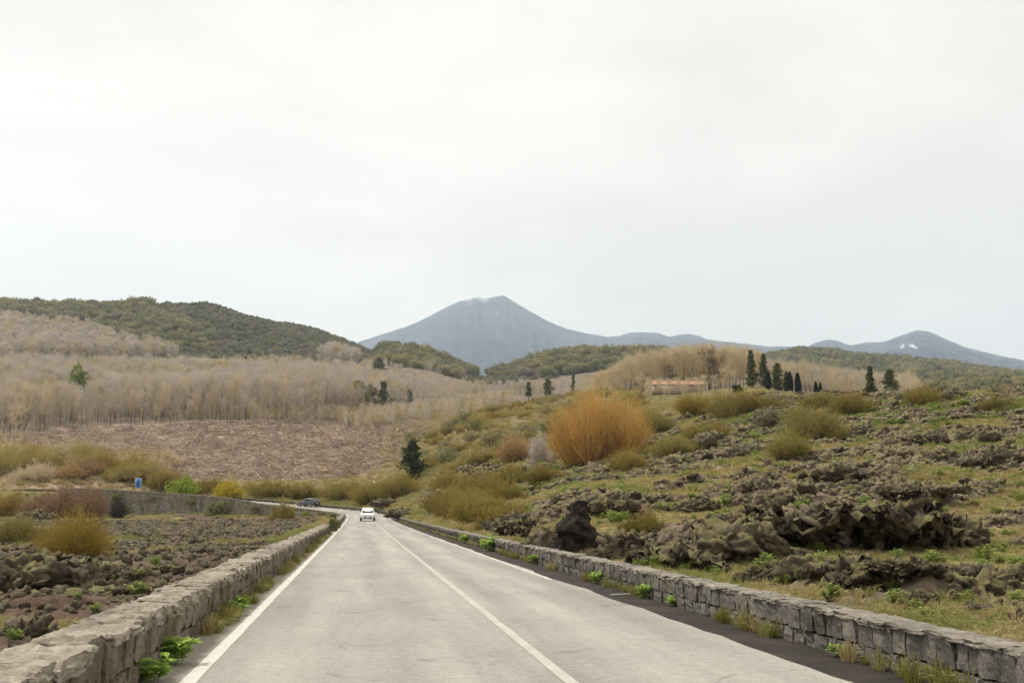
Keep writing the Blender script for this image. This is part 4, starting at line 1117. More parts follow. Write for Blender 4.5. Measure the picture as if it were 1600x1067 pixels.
bush('willow_bush', 'huge domed orange willow standing above the lava slope', 'tree', 932, 742, 168, 142, 'orange_twigs', 301, 1.2, r=122, fuzz=.2, dome=.5)
_w = bpy.data.objects['willow_bush']; _lb = QB(88)
for k in range(46):
    a = _lb.rng.uniform(0, 6.283); q = math.sqrt(_lb.rng.rand()); p2 = np.array([math.cos(a) * q * 5.0, math.sin(a) * q * 5.0, 9.6 * math.sqrt(1 - .6 * q * q) * _lb.rng.uniform(.5, .85)]); p1 = p2 * np.array([.6, .6, .5]) + _lb.rng.normal(0, .35, 3); p0 = np.array([math.cos(a) * q * .9, math.sin(a) * q * .9, -.2])
    _lb.tube([p0, p0 * .5 + p1 * .5 + _lb.rng.normal(0, .15, 3), p1, p2], [.11, .09, .06, .02], 5)
obj('branches', _lb.mesh('branches'), plain('willow_bark', (.30, .19, .10), .9, .1), _w)
bush('willow_bush', 'small orange willow to the left of the huge orange one', 'bush', 806, 722, 76, 50, 'rusty_twigs', 302, .7, fuzz=.3)
bush('willow_bush', 'pale grey leafless bush between the two orange willows', 'bush', 845, 728, 44, 62, 'grey_twigs', 303, .7)
# olive broom beside the right wall
for k, (u, v, w, h, m, lab) in enumerate([
    (745, 782, 70, 46, 'broom_twigs', 'olive broom bush on the slope above the clump at the right wall'),
    (700, 770, 60, 36, 'broom_twigs', 'low olive broom bush right of the dark evergreen tree'),
    (800, 765, 64, 42, 'broom_twigs', 'dark olive broom bush below the small orange willow'),
    (850, 758, 50, 30, 'broom_twigs', 'low olive broom bush at the left foot of the orange willow'),
    (985, 735, 60, 34, 'broom_twigs', 'olive broom bush at the right foot of the orange willow'),
    (1050, 712, 60, 34, 'sage_twigs', 'pale olive bush on the lava right of the orange willow'),
    (1008, 836, 54, 42, 'broom_twigs', 'round dark olive bush on the lava behind the jagged spire'),
    (112, 872, 92, 72, 'gold_broom', 'big golden broom bush on the lava left of the road'),
    (30, 850, 60, 40, 'sage_twigs', 'low straw coloured bush at the left rim of the lava'),
    (588, 787, 70, 34, 'broom_twigs', 'olive broom bush behind the wall on the outside of the bend'),
    (540, 783, 62, 32, 'broom_twigs', 'olive broom bush behind the parked dark car, right one'),
    (470, 778, 60, 24, 'broom_twigs', 'low olive bush just behind the dark car'),
    (418, 776, 60, 26, 'broom_twigs', 'low olive bush on the bank left of the dark car'),
    (630, 778, 60, 40, 'broom_twigs', 'olive broom bush at the foot of the dark evergreen tree'),
    (330, 772, 60, 24, 'broom_twigs', 'low olive bush between the lime green and the yellow bush'),
    (256, 768, 44, 30, 'broom_twigs', 'dull olive bush left of the lime green bush'),
    (1160, 650, 110, 40, 'broom_twigs', 'wide olive bush on the lava below the tall pines'),
    (1085, 650, 46, 36, 'gold_broom', 'round brown bush below the tiled house'),
    (1265, 690, 84, 56, 'sage_twigs', 'large brownish olive bush in the middle of the lava slope'),
    (1232, 716, 60, 40, 'sage_twigs', 'brown bush just below the large one on the lava slope'),
    (1338, 650, 66, 36, 'broom_twigs', 'olive bush left of the two dark pines on the ridge'),
    (1448, 636, 50, 32, 'broom_twigs', 'dome shaped olive bush standing on the ridge'),
    (1556, 646, 38, 26, 'sage_twigs', 'small pale bush in front of the dark terrace walls'),
    (1110, 690, 60, 30, 'broom_twigs', 'low olive bush left of the round dark green shrub'),
    (1290, 640, 56, 26, 'sage_twigs', 'low pale bush on the ridge right of the cypresses'),
    (1020, 680, 50, 40, 'sage_twigs', 'pale olive bush at the right shoulder of the orange willow'),
    ]):
    bush('broom_bush', lab, 'bush', u, v, w * 1.4, h * 1.12, m, 320 + k, .6, dome=.8, fuzz=.3)
for k, (s_, t_, w, h, lab) in enumerate([
    (49, 6.0, 2.6, 1.3, 'low dark olive broom at the near end of the row over the right wall'), (55, 6.1, 3.2, 1.8, 'second broom from the near end of the row over the right wall'),
    (61, 6.2, 3.6, 2.2, 'third broom from the near end of the row over the right wall'), (68, 6.3, 4.0, 2.7, 'tall olive brown broom in the middle of the row over the right wall'),
    (76, 6.5, 4.2, 3.1, 'tallest broom of the row over the right wall'), (86, 6.6, 4.4, 3.0, 'broom near the far end of the row over the right wall'),
    (97, 6.8, 4.6, 2.8, 'broom at the far end of the row over the right wall'), (72, 9.5, 4.2, 2.6, 'olive broom behind the middle of the row over the right wall'), (88, 10.5, 5, 3.0, 'olive broom behind the far end of the row over the right wall')]):
    x, y = path(s_, t_); x, y = float(x), float(y); sm, tm = twig_bush(350 + k, w, h, 260, 3400, .024, 'broom_twigs', 1, .2, .8)
    put(thing('broom_bush', lab, 'bush', (x, y, tz(x, y) - .1), k * 1.3), [('stems', sm), ('twigs', tm)])
# the rusty brush and the yellowing thicket on the left
for k, (u, v, w, h, m, lab) in enumerate([
    (150, 800, 56, 56, 'brown_twigs', 'rust brown leafless brush against the end of the retaining wall'),
    (105, 806, 74, 54, 'brown_twigs', 'rust brown brush second from the retaining wall'),
    (70, 800, 60, 44, 'brown_twigs', 'rust brown brush below the white road sign'),
    (186, 772, 30, 36, 'dark_twigs', 'small dark brush behind the end of the retaining wall'),
    (20, 806, 56, 40, 'gold_broom', 'straw brown brush at the left rim below the white road sign'),
    (128, 812, 40, 40, 'dark_twigs', 'dark tangled brush among the rust brown brush')]):
    bush('dry_brush', lab, 'bush', u, v, w, h, m, 360 + k, .8, r=196 + 2 * k)
for k, (u, v, w, h, m) in enumerate([(10, 752, 70, 48, 'olive_twigs'), (45, 742, 70, 44, 'gold_broom'), (85, 750, 66, 44, 'olive_twigs'), (125, 744, 70, 46, 'olive_twigs'), (160, 756, 60, 36, 'gold_broom'), (30, 730, 60, 26, 'olive_twigs'), (95, 730, 60, 22, 'olive_twigs'), (205, 752, 56, 34, 'tan_twigs'), (240, 752, 50, 30, 'tan_twigs'), (130, 762, 60, 28, 'brown_twigs'), (60, 766, 60, 28, 'tan_twigs')] + [(int(_q[0]), int(_q[1]), 64, int(_q[2]), ['olive_twigs', 'gold_broom', 'tan_twigs', 'olive_twigs', 'rusty_twigs'][_n % 5]) for _n, _q in enumerate(np.random.RandomState(8).uniform([-40, 722, 20], [262, 768, 34], (34, 3)))]):
    bush('thicket_bush', 'yellowish half bare bush in the thicket above the road on the left', 'bush', u, v, w * 1.25, h * 1.1, m, 880 + k, .5, r=244 + (770 - v) * .9, fuzz=.3, group='thicket bushes above the road')
leafbush('lime_bush', 'bright lime green bush beside the road beyond the retaining wall', 'bush', 292, 772, 58, 34, 'leaf_lime', 401, 1200, r=212)
bush('yellow_bush', 'bright yellow flowering bush on the bank beyond the retaining wall', 'bush', 358, 780, 50, 38, 'leaf_yellow', 402, 1.0, r=206)
leafbush('ivy_bush', 'dark green ivy clump hanging on the retaining wall', 'bush', 345, 802, 34, 24, 'leaf_mid', 403, 700, r=196)
bush('broom_bush', 'dark olive bush against the retaining wall below the dark car', 'bush', 446, 822, 44, 40, 'broom_twigs', 404, 1.0, r=165)
leafbush('roadside_bush', 'dark green bush in the gap of the left wall', 'bush', 524, 828, 20, 26, 'leaf_mid', 405, 900, r=73)
for k, (s_, dz, w_, h_) in enumerate([(163, -.6, 1.8, 1.4), (171, -.5, 2.2, 1.2), (178, -.7, 2.6, 1.7), (190, -.6, 2.0, 1.6), (197, -.9, 3.0, 2.2), (206, -.5, 2.4, 1.2), (214, -.6, 2.6, 1.6), (223, -.5, 2.2, 1.4), (231, -.8, 2.6, 1.8), (238, -.6, 2.4, 1.8)]):
    x, y = path(s_, -3.75); cr = leafy_crown(830 + k, w_, h_, 8, 500, .22, h_ * .4, ['leaf_mid', 'leaf_scrub', 'leaf_green'][k % 3], .9)
    put(thing('hanging_plant', 'clump of creeper hanging over the top of the retaining wall', 'plant', (float(x), float(y), float(road_z(s_)) + dz - h_ * .4), k, 'creepers on the retaining wall'), [('crown', cr)])
x, y, z, _r6 = ground_hit(643, 755)
_a, _b = conifer(406, 64 * _r6 / F, 40 * _r6 / F, 'leaf_evergreen', 16, .9, True)
put(thing('evergreen_tree', 'lone dark evergreen tree at the lower corner of the clearing', 'tree', (x, y, z - .3), .5), [('trunk', _a), ('crown', _b)])
leafbush('dark_shrub', 'round dark green shrub alone on the lava slope', 'bush', 1196, 672, 44, 38, 'leaf_scrub', 407, 1500)
leafbush('dark_shrub', 'small dark shrub in front of the broom left of the jagged spire', 'bush', 775, 768, 30, 24, 'leaf_dark', 408, 900)
leafbush('dark_shrub', 'tiny dark shrub at the foot of the orange willow', 'bush', 815, 752, 14, 18, 'leaf_dark', 409, 500)
leafbush('dark_shrub', 'small dark shrub on the slope below the tiled house', 'bush', 1118, 650, 16, 20, 'leaf_dark', 410, 600)
leafbush('round_green_tree', 'round leafy green tree standing alone in the bare wood', 'tree', 115, 596, 40, 68, 'leaf_green', 411, 3400, r=520)
leafbush('dark_tree', 'dark evergreen standing among the grey trees at the far left', 'tree', 76, 525, 18, 20, 'leaf_evergreen', 412, 700, r=985)
leafbush('dark_tree', 'small dark evergreen on the upper edge of the bare wood', 'tree', 381, 556, 22, 48, 'leaf_dark', 413, 700, r=735)
for k, (u, r_, w, h) in enumerate([(60, 830, 16, 9), (40, 835, 10, 8)]):
    leafbush('blossom_tree', ['white blossoming tree at the top of the bare wood, the wider one', 'white blossoming tree at the top of the bare wood, the narrow left one'][k], 'tree', u, 560, w, h + 12, 'blossom', 414 + k, 500, r=r_ - 50)
# slope between the gully and the orange willow: mixed low bushes
x, y, z, r, u, v, rng = polar_pts(17, 1600, 640, 1010, 140, 330, 680)
i = np.nonzero((r > np.interp(u, [640, 700, 760, 860, 1010], [235, 190, 165, 150, 150])))[0]; i = i[thin(x[i], y[i], 4.4)]; i = rng.permutation(i)[:260]
BV = []
for k, m in enumerate(['olive_twigs', 'broom_twigs', 'olive_twigs', 'gold_broom', 'broom_twigs']):
    sm, tm = twig_bush(430 + k, 5.2, 2.4, 110, 1100, .05, m, 1, .25, .8); BV.append((sm, tm))
for k, m in enumerate(['leaf_mid', 'leaf_olive', 'leaf_scrub']): BV.append((trunk_mesh(445 + k, 1.2, .06, 'dark_bark', 5, 3), leafy_crown(440 + k, 4.2, 3.0, 10, 700, .26, 1.2, m, .9)))
for j in i:
    t = thing('slope_bush', 'low olive bush on the grassy slope between the clearing and the orange willow', 'bush', (x[j], y[j], z[j] - .1), rng.uniform(0, 6.28), 'low bushes on the slope left of the orange willow')
    s_ = rng.uniform(.5, 1.5); t.scale = (s_, s_, s_ * rng.uniform(.7, 1.1)); a, b = BV[rng.randint(0, 8)]; put(t, [('stems', a), ('twigs', b)])

# the straight pale hedge of bare trees behind the house
HV = [bare_tree(450 + k, 13, .36, 16, 230, .055, .15, .26, 1.3, 'pale_bark' if k % 2 else 'bark', 'tan_twigs') for k in range(4)]
x, y, z, r, u, v, rng = polar_pts(18, 900, 930, 1190, 300, 350, 600)
i = thin(x, y, 3.4)[:170]
for j in i:
    t = thing('hedge_tree', 'slim leafless straw coloured tree in the tall hedge behind the tiled house', 'tree', (x[j], y[j], z[j] - .2), rng.uniform(0, 6.28), 'leafless trees of the tall hedge')
    f = np.interp(u[j], [930, 975, 1060, 1150, 1190], [.5, .78, 1, .95, .8]) * rng.uniform(.88, 1.05)
    t.scale = (f, f, f); a, b = HV[rng.randint(0, 4)]; put(t, [('trunk', a), ('crown', b)])
for k, (u, r_, hp) in enumerate([(1000, 248, 40), (1018, 246, 32), (1032, 250, 30), (1046, 247, 28), (1060, 250, 27), (1074, 246, 28), (1088, 250, 26), (1102, 247, 30), (1118, 248, 26), (1132, 250, 34), (1146, 250, 30), (1010, 236, 30), (1040, 236, 22), (1068, 236, 22), (1095, 238, 24)]):
    x, y, z, _ = place(u, r_, 620); f = hp * r_ / F / 13 + max(0, CAMZ + azslope(u, 634)[1] * r_ - z) / 13
    t = thing('young_tree', 'young straw coloured leafless tree in front of the tiled house', 'tree', (x, y, z - .2), k, 'young bare trees in front of the house'); t.scale = (f * 1.5, f * 1.5, f); a, b = HV[k % 4]; put(t, [('trunk', a), ('crown', b)])
# dark bare trees by the house
for k, (u, r_, hp) in enumerate([(1108, 262, 62), (1118, 264, 48), (1003, 262, 38), (1046, 275, 40)]):
    a, b = bare_tree(470 + k, hp * r_ / F, .7, 14, 260, .04, .16, .2, .6, 'dark_bark', 'dark_twigs')
    x, y, z, _ = place(u, r_, 610)
    t = thing('bare_dark_tree', ['tall dark leafless tree between the tiled house and the pines', 'shorter dark leafless tree right beside the tall dark one', 'dark leafless tree left of the tiled house', 'dark leafless tree behind the middle of the tiled house'][k], 'tree', (x, y, z - .2), k)
    put(t, [('trunk', a), ('crown', b)])
# pines and cypresses on the ridge
for k, (u, r_, hp, wp, rt, lab) in enumerate([
    (1175, 258, 56, 23, False, 'tallest pine on the ridge beside the hedge'), (1195, 256, 50, 22, False, 'second tall pine, right beside the tallest one'),
    (1216, 262, 36, 22, True, 'shorter pine right of the two tall ones'), (1361, 225, 34, 24, False, 'left one of the two lone dark pines on the ridge'),
    (1391, 228, 32, 26, True, 'right one of the two lone dark pines on the ridge'), (1230, 262, 22, 14, True, 'small pale pine between the pines and the cypresses')]):
    x, y, z, _ = place(u, r_, 610); kk = r_ / F
    want = CAMZ + azslope(u, [606, 606, 606, 610, 611, 604][k])[1] * r_
    a, b = conifer(480 + k, hp * kk + max(0, want - z), wp * kk, 'needle', 13 if hp > 40 else 9, .5, rt)
    t = thing('pine_tree', lab, 'tree', (x, y, z - .1), k); put(t, [('trunk', a), ('crown', b)])
for k, (u, r_, hp, wp, lab) in enumerate([(1201, 248, 24, 8, 'dark cypress in front of the second tall pine'), (1235, 256, 20, 8, 'left one of the pair of dark cypresses'), (1247, 256, 18, 9, 'right one of the pair of dark cypresses'), (1282, 240, 16, 6, 'small dark cypress alone to the right of the pair'), (1275, 240, 10, 6, 'tiny dark cypress beside the small one')]):
    x, y, z, _ = place(u, r_, 608); want = CAMZ + azslope(u, [606, 601, 601, 614, 606][k])[1] * r_; kk = r_ / F
    a, b = cypress(490 + k, hp * kk + max(0, want - z), wp * kk); t = thing('cypress_tree', lab, 'tree', (x, y, z - .1), k); put(t, [('trunk', a), ('crown', b)])
leafbush('dark_shrub', 'dark green shrub at the foot of the tallest pine', 'bush', 1158, 620, 18, 14, 'leaf_dark', 415, 600, r=240)
leafbush('dark_shrub', 'dark round shrub left of the two lone pines', 'bush', 1339, 616, 15, 17, 'needle', 416, 700, r=215)
# evergreens and tall thin bare trees among the bare wood
for k, (u, v, w, h) in enumerate([(560, 640, 30, 42), (598, 642, 24, 44), (578, 636, 22, 34), (640, 640, 20, 32), (668, 644, 16, 24), (826, 622, 14, 24), (856, 622, 18, 28), (896, 618, 12, 32), (592, 575, 26, 14)]):
    r_ = 462 if k < 8 else 700
    x, y, z, _ = place(u, r_, v); kk = r_ / F
    a, b = conifer(500 + k, max(h * kk, CAMZ + azslope(u, v - h)[1] * r_ - z), w * kk * 1.3, 'needle', 9, .7, k % 2 == 0, True)
    t = thing('conifer', 'dark evergreen conifer among the bare trees above the gully', 'tree', (x, y, z - .1), k, 'dark conifers in the bare wood'); put(t, [('trunk', a), ('crown', b)])
TT = [bare_tree(520 + k, 17, .2, 12, 70, .05, .16, .35, .7, 'pale_bark', 'grey_twigs') for k in range(3)]
rg = random.Random(9)
for k, (u, r_, hp) in enumerate([(638, 330, 70), (645, 335, 80), (652, 340, 66), (662, 345, 84), (668, 350, 96), (674, 352, 100), (682, 355, 88), (606, 340, 60), (612, 345, 52), (690, 360, 70), (724, 365, 74), (730, 365, 60), (568, 365, 50), (580, 365, 54), (700, 365, 62), (660, 320, 56)]):
    x, y, z, _ = place(u, r_, 660); s_ = hp * r_ / F / 17
    t = thing('slender_tree', 'tall slender leafless trunk standing at the top of the gully', 'tree', (x, y, z - .2), k, 'slender trunks at the gully'); t.scale = (s_, s_, s_)
    a, b = TT[k % 3]; put(t, [('trunk', a), ('crown', b)])
for k, (u, r_, hp) in enumerate([(18, 255, 96), (107, 250, 56), (68, 300, 40), (90, 262, 40)]):
    x, y, z, _ = place(u, r_, 740); a, b = bare_tree(540 + k, hp * r_ / F, .4, 12, 160, .05, .1, .3, .7, 'pale_bark', 'tan_twigs')
    t = thing('pale_tree', ['tall pale thin tree at the left rim above the white road sign', 'white stemmed forked tree above the rust brown brush', 'thin pale tree behind the yellowish thicket', 'thin pale tree in the yellowish thicket'][k], 'tree', (x, y, z - .2), k); put(t, [('trunk', a), ('crown', b)])

# ------------------------------------------------------------------ tiled house in the brush
def house():
    r_ = 268; x, y, z, _ = place(1058, r_, 600); kk = r_ / F
    a = azslope(1058, 600)[0]; L = 77 * kk; ztop = CAMZ + azslope(1058, 595)[1] * r_
    t = thing('house', 'long low house with a terracotta tiled roof half hidden by brush', 'house', (x, y, z - .5), -a + rad(9))
    b = QB(1); hh = ztop - z - 1.0; b.box((0, 0, hh / 2), (L, 5, hh)); obj('wall', b.mesh('wall'), plain('render_wall', (.42, .34, .26)), t)
    rb = QB(2); e = hh + .5; o = .4
    rm = plain('terracotta', (.42, .24, .15), .85, .2, 0, .35, 3.)
    for sgn in (-1, 1):
        n = 34; xs = np.linspace(-L / 2 - o, L / 2 + o, n * 2 + 1)
        top = np.stack([xs, np.full(len(xs), 0.), np.full(len(xs), e + 1.0) + .05 * (np.arange(len(xs)) % 2)], 1)
        bot = np.stack([xs, np.full(len(xs), sgn * (2.5 + o)), np.full(len(xs), e - .35) + .05 * (np.arange(len(xs)) % 2)], 1)
        V = np.concatenate([top, bot]); m = len(xs); rb.add(V, [[i, i + 1, m + i + 1, m + i] for i in range(m - 1)])
    for sx in (-1, 1):
        X = sx * L / 2; rb.add([[X, -2.5, e - .5], [X, 2.5, e - .5], [X, .3, e + .9], [X, -.3, e + .9]], [[0, 1, 2, 3]])
    obj('roof', rb.mesh('roof'), rm, t)
    f = QB(3); f.box((0, -2.95, e - .42), (L + .8, .08, .16)); obj('eaves_board', f.mesh('eaves_board'), M['dark_bark'], t)
house()

# ------------------------------------------------------------------ terrace walls at the right rim
for k, (u0, u1, v0, r_, hp) in enumerate([(1478, 1680, 623, 158, 9), (1500, 1680, 645, 132, 12)]):
    t = thing('terrace_wall', ['upper dark dry stone terrace wall at the right rim', 'lower dark dry stone terrace wall at the right rim'][k], 'wall', place(u0, r_, v0)[:3])
    o0 = Vector(t.location); b = QB(60 + k); us = np.linspace(u0, u1, 60)
    rgn = np.random.RandomState(k)
    top = CAMZ + azslope(1560, v0)[1] * r_
    for a_, b_ in zip(us[:-1], us[1:]):
        for c in range(3):
            p0 = place(a_, r_, v0); p1 = place(b_, r_, v0)
            hh = hp * r_ / F / 3; w = math.hypot(p1[0] - p0[0], p1[1] - p0[1])
            b.box(((p0[0] + p1[0]) / 2 - o0.x, (p0[1] + p1[1]) / 2 - o0.y + rgn.normal(0, .06), top - hh * (c + .5) + rgn.normal(0, .03) - o0.z), (w * 1.02, .8, hh * 1.05 + (1.5 if c == 2 else 0)), -math.atan2(p1[1] - p0[1], p1[0] - p0[0]) * -1)
    obj('stone_courses', b.mesh('stone_courses'), M['lava'], t, kind='stuff')

# ------------------------------------------------------------------ lava rocks
def mesh_np3(me):
    V = np.empty(len(me.vertices) * 3, np.float32); me.vertices.foreach_get('co', V)
    Q = np.empty(len(me.loops), np.int32); me.loops.foreach_get('vertex_index', Q)
    return V.reshape(-1, 3).astype(float), Q.reshape(-1, 3)
LC = [lava_chunk(600 + k, 5, .5 + .12 * (k % 3)) for k in range(8)]
LM = [lava_chunk(640 + k, 4, .6) for k in range(8)]
LCs = [lava_chunk(620 + k, 2, .6) for k in range(6)]
LCn = [mesh_np3(m) for m in LM]
def rock(label, u, v, wpx, hpx, k, rz=0., dpx=None, sink=.2, group=None, name='lava_crag', r=None):
    """a crag of broken blocks grown together"""
    x, y, z, rr = ground_hit(u, v) if r is None else place(u, r, v); kk = rr / F
    W_, D_, H_ = wpx * kk, (dpx or wpx * .7) * kk * .8, hpx * kk; rg = np.random.RandomState(k * 31 + int(u))
    V = []; Q = []; n = 0; ax = -math.atan2(x, y)
    cnt = int(np.clip(7 * wpx / max(hpx, 8) * .8, 7, 26))
    for j in range(cnt):
        fx = rg.uniform(-.5, .5); fy = rg.uniform(-.5, .5); sz = H_ * rg.uniform(.45, 1.1) * (1 - .8 * abs(fx))
        P, T3 = LCn[rg.randint(0, 8)]
        R_ = np.array(Matrix.Rotation(rg.uniform(0, 6.28), 3, 'Z') @ Matrix.Rotation(rg.normal(0, .5), 3, 'X'))
        q = (P * np.array([sz * rg.uniform(.9, 1.9), sz * rg.uniform(.9, 1.5), sz * rg.uniform(.8, 1.3)])) @ R_.T
        px, py = fx * W_, fy * D_
        q = q + np.array([px * math.cos(ax) - py * math.sin(ax), px * math.sin(ax) + py * math.cos(ax), H_ * .12 * (1 + fy) + sz * .12])
        V.append(q); Q.append(T3 + n); n += len(q)
    me = mesh_quads(name, np.concatenate(V), np.concatenate(Q)); me.materials.append(M['lava_dark'])
    return tag(obj(name, me, None, loc=(x, y, z)), label, 'rock', group)
# the jagged spire
def spire():
    x, y, z, rr = ground_hit(912, 862); kk = rr / F
    bm = bmesh.new(); bmesh.ops.create_icosphere(bm, subdivisions=5, radius=1.0)
    P = np.array([v.co[:] for v in bm.verts]); F3 = np.array([[v.index for v in f.verts] for f in bm.faces]); bm.free()
    zf = (P[:, 2] + 1) / 2; a = np.arctan2(P[:, 1], P[:, 0]); rad_ = np.hypot(P[:, 0], P[:, 1])
    H = 98 * kk
    prof = np.interp(zf, [0, .2, .4, .6, .85, 1], [1.0, .72, .42, .27, .2, .09])
    rr_ = np.minimum(1, rad_ * 1.6) * prof * 48 * kk
    X = np.cos(a) * rr_ * 1.1 + np.interp(zf, [0, .4, .75, 1], [.0, -.1, -.28, -.12]) * 48 * kk; Y = np.sin(a) * rr_ * .8
    Q = np.stack([X, Y, zf * H - .3], 1)
    n = np.stack([np.cos(a), np.sin(a), 0 * a], 1)
    d = perlin3(Q * 1.1, 3) * .5 + (1 - np.abs(perlin3(Q * 2.3, 5)) * 2) * .22 + perlin3(Q * 4, 6) * .34 + (.5 - np.abs(perlin3(Q * 7, 8))) * .22 + perlin3(Q * 13, 7) * .14
    Q = Q + n * (d * (.42 + .9 * (1 - zf) ** 1.3))[:, None] + np.stack([0 * a, 0 * a, perlin3(Q * 2.2, 9) * .18], 1)
    me = mesh_quads('lava_spire', Q, F3, False); me.materials.append(M['black_lava'])
    tag(obj('lava_spire', me, None, loc=(x, y, z)), 'jagged black lava spire leaning up behind the right wall', 'rock')
spire()
for a in [('rugged lava block with pale lichen right of the jagged spire', 985, 868, 74, 44, 0, .4, 40), ('dark lava block tucked between the spire and the pale block', 950, 880, 50, 34, 1, 1.2, 40),
          ('broad lava hump left of the jagged spire', 860, 862, 90, 40, 2, 2.0, 60), ('low lava slab close behind the right wall below the pale block', 1030, 884, 90, 34, 3, .2, 50),
          ('lava boulder close behind the right wall near the green weeds', 1185, 915, 60, 40, 4, .9, 40), ('left shoulder of lava beside the dark hollow', 1150, 862, 110, 62, 5, .3, 60),
          ('long lava crag above the dark hollow', 1290, 838, 130, 56, 6, .1, 60), ('tall broken lava crag right of the dark hollow', 1405, 850, 110, 70, 7, .5, 60), ('lava shelf on the right end of the broken crags', 1480, 852, 90, 50, 0, 2.4, 60),
          ('lava block below the dark hollow', 1245, 880, 70, 34, 2, 1.5, 50), ('lava mound in the grass low on the right', 1360, 922, 90, 30, 3, .6, 60), ('cinder mound at the right rim near the wall', 1600, 975, 70, 26, 1, .2, 50),
          ('long grey lava ledge on the left below the golden broom', 60, 918, 150, 42, 6, .15, 60), ('small lava block right of the grey ledge on the left', 165, 905, 60, 26, 4, .7, 40), ('black flat lava crest at the left below the rust brown brush', 58, 812, 46, 14, 5, 0., 30),
          ('dark flat lava crest below the end of the retaining wall', 150, 822, 30, 12, 2, .2, 20), ('lava lump beside the left wall', 265, 900, 34, 18, 7, .2, 24), ('lava crest on the ridge left of the dome shaped bush', 1405, 628, 34, 14, 1, .3, 24), ('lava crest on the ridge right of the dome shaped bush', 1490, 626, 46, 16, 3, .3, 30),
          ('lava ridge high on the slope below the two lone pines', 1350, 682, 120, 22, 6, .1, 50), ('lava heap above the orange willow foot', 1110, 700, 70, 22, 0, .2, 40), ('dark lava outcrop below the round dark shrub', 1150, 716, 90, 26, 5, .2, 40), ('lava outcrop in the middle of the right slope', 1300, 750, 90, 24, 2, .1, 40), ('lava outcrop under the willow to the right', 1080, 800, 80, 22, 4, .1, 40), ('lava outcrop at the right rim halfway up the slope', 1560, 730, 90, 26, 7, .3, 40),
          ('rough lava lump behind the wall below the left shoulder of the hollow', 1100, 893, 60, 30, 1), ('rough lava lump behind the wall between two spurge tufts', 1218, 905, 60, 28, 2), ('low lava crust in the grass under the hollow', 1300, 900, 90, 22, 3), ('low lava crust in the grass under the broken crag', 1420, 900, 110, 24, 4), ('lava crust at the right rim above the cinder mound', 1530, 905, 100, 24, 5), ('small lava lump near the wall at the right', 1440, 945, 50, 20, 6), ('small lava lump near the wall at the far right', 1545, 958, 60, 20, 7), ('dark rubble bank behind the wall on the outside of the bend', 640, 797, 60, 16, 3, 0, 40, .2, None, 'lava_crag', 128), ('second dark rubble bank on the outside of the bend', 612, 792, 60, 13, 5, 0, 40, .2, None, 'lava_crag', 168), ('low black crust left of the spire', 800, 830, 90, 24, 2), ('lava crust above the spire', 940, 800, 110, 20, 3), ('lava crust above the dark hollow', 1230, 790, 120, 22, 4), ('lava crust right above the broken crag', 1440, 780, 110, 22, 5), ('long lava crust across the upper slope', 1480, 690, 130, 18, 6), ('lava crust left on the upper slope', 1240, 655, 70, 14, 7)]:
    rock(*a)
def ledge(label, uv, h, seed):
    """a collapsed lava crust: an overhanging lip with a dark hollow under it"""
    pts = np.array([ground_hit(u, v)[:3] for u, v in uv]); d = np.concatenate([[0], np.cumsum(np.hypot(*np.diff(pts[:, :2], axis=0).T))])
    n = int(d[-1] / .09); t = np.linspace(0, d[-1], n); C = np.stack([np.interp(t, d, pts[:, k]) for k in range(3)], 1)
    prof = np.array([[2.6, .10], [1.9, .62], [1.2, .92], [.6, 1.02], [.1, .98], [-.25, .80], [-.18, .62], [.30, .52], [.85, .40], [1.1, .22], [.9, .02], [.3, -.06], [-.5, -.12], [-1.2, -.35]])
    q = np.linspace(0, 1, 46); pq = np.stack([np.interp(q, np.linspace(0, 1, len(prof)), prof[:, k]) for k in range(2)], 1)
    env = np.sin(np.pi * np.clip(t / d[-1], .02, .98)) ** .5 * (.75 + .5 * perlin(t / 1.7, t * 0 + seed, 3)); back = C[:, :2] / np.linalg.norm(C[:, :2], axis=1)[:, None]
    V = np.zeros((n, 46, 3)); V[:, :, :2] = C[:, None, :2] + back[:, None, :] * (pq[None, :, 0:1] * h * (.4 + .6 * env)[:, None, None] + .5 * perlin(t / 1.3, t * 0 + 4 + seed, 5)[:, None, None])
    V[:, :, 2] = C[:, None, 2] - .05 + pq[None, :, 1] * h * env[:, None]
    P = V.reshape(-1, 3); amp = np.tile(np.clip(np.sin(np.pi * q) * 1.6, 0, 1), n)[:, None]
    P = P + amp * h * .30 * np.stack([perlin3(P * 1.9 / h, seed + k) + .9 * perlin3(P * 4.5 / h, seed + k + 9) + 1.0 * (.5 - np.abs(perlin3(P * 8 / h, seed + k + 19))) + .35 * perlin3(P * 15 / h, seed + k + 29) for k in range(3)], 1)
    idx = np.arange(n * 46).reshape(n, 46); Q = np.stack([idx[:-1, :-1], idx[1:, :-1], idx[1:, 1:], idx[:-1, 1:]], -1).reshape(-1, 4)
    c0 = C[0]; me = mesh_quads('lava_ledge', P - c0, Q); me.materials.append(M['lava_dark'])
    tag(obj('lava_ledge', me, None, loc=tuple(c0)), label, 'rock')
ledge('long broken lava ledge with a dark hollow under its lip on the right slope', [(1085, 862), (1150, 858), (1220, 862), (1300, 866), (1380, 868), (1450, 872), (1500, 862)], 1.35, 3)
ledge('lava ledge with a dark gap under it behind the green weeds at the wall', [(980, 890), (1030, 893), (1085, 896), (1130, 902)], .7, 13)
ledge('grey overhanging lava ledge on the left below the golden broom', [(-60, 925), (0, 922), (60, 920), (120, 914), (160, 905)], .8, 23)
ledge('dark lava ledge left of the jagged spire', [(780, 838), (830, 846), (880, 856)], .8, 33)
ledge('small lava ledge in the grass low on the right', [(1290, 915), (1340, 920), (1400, 925)], .5, 43)
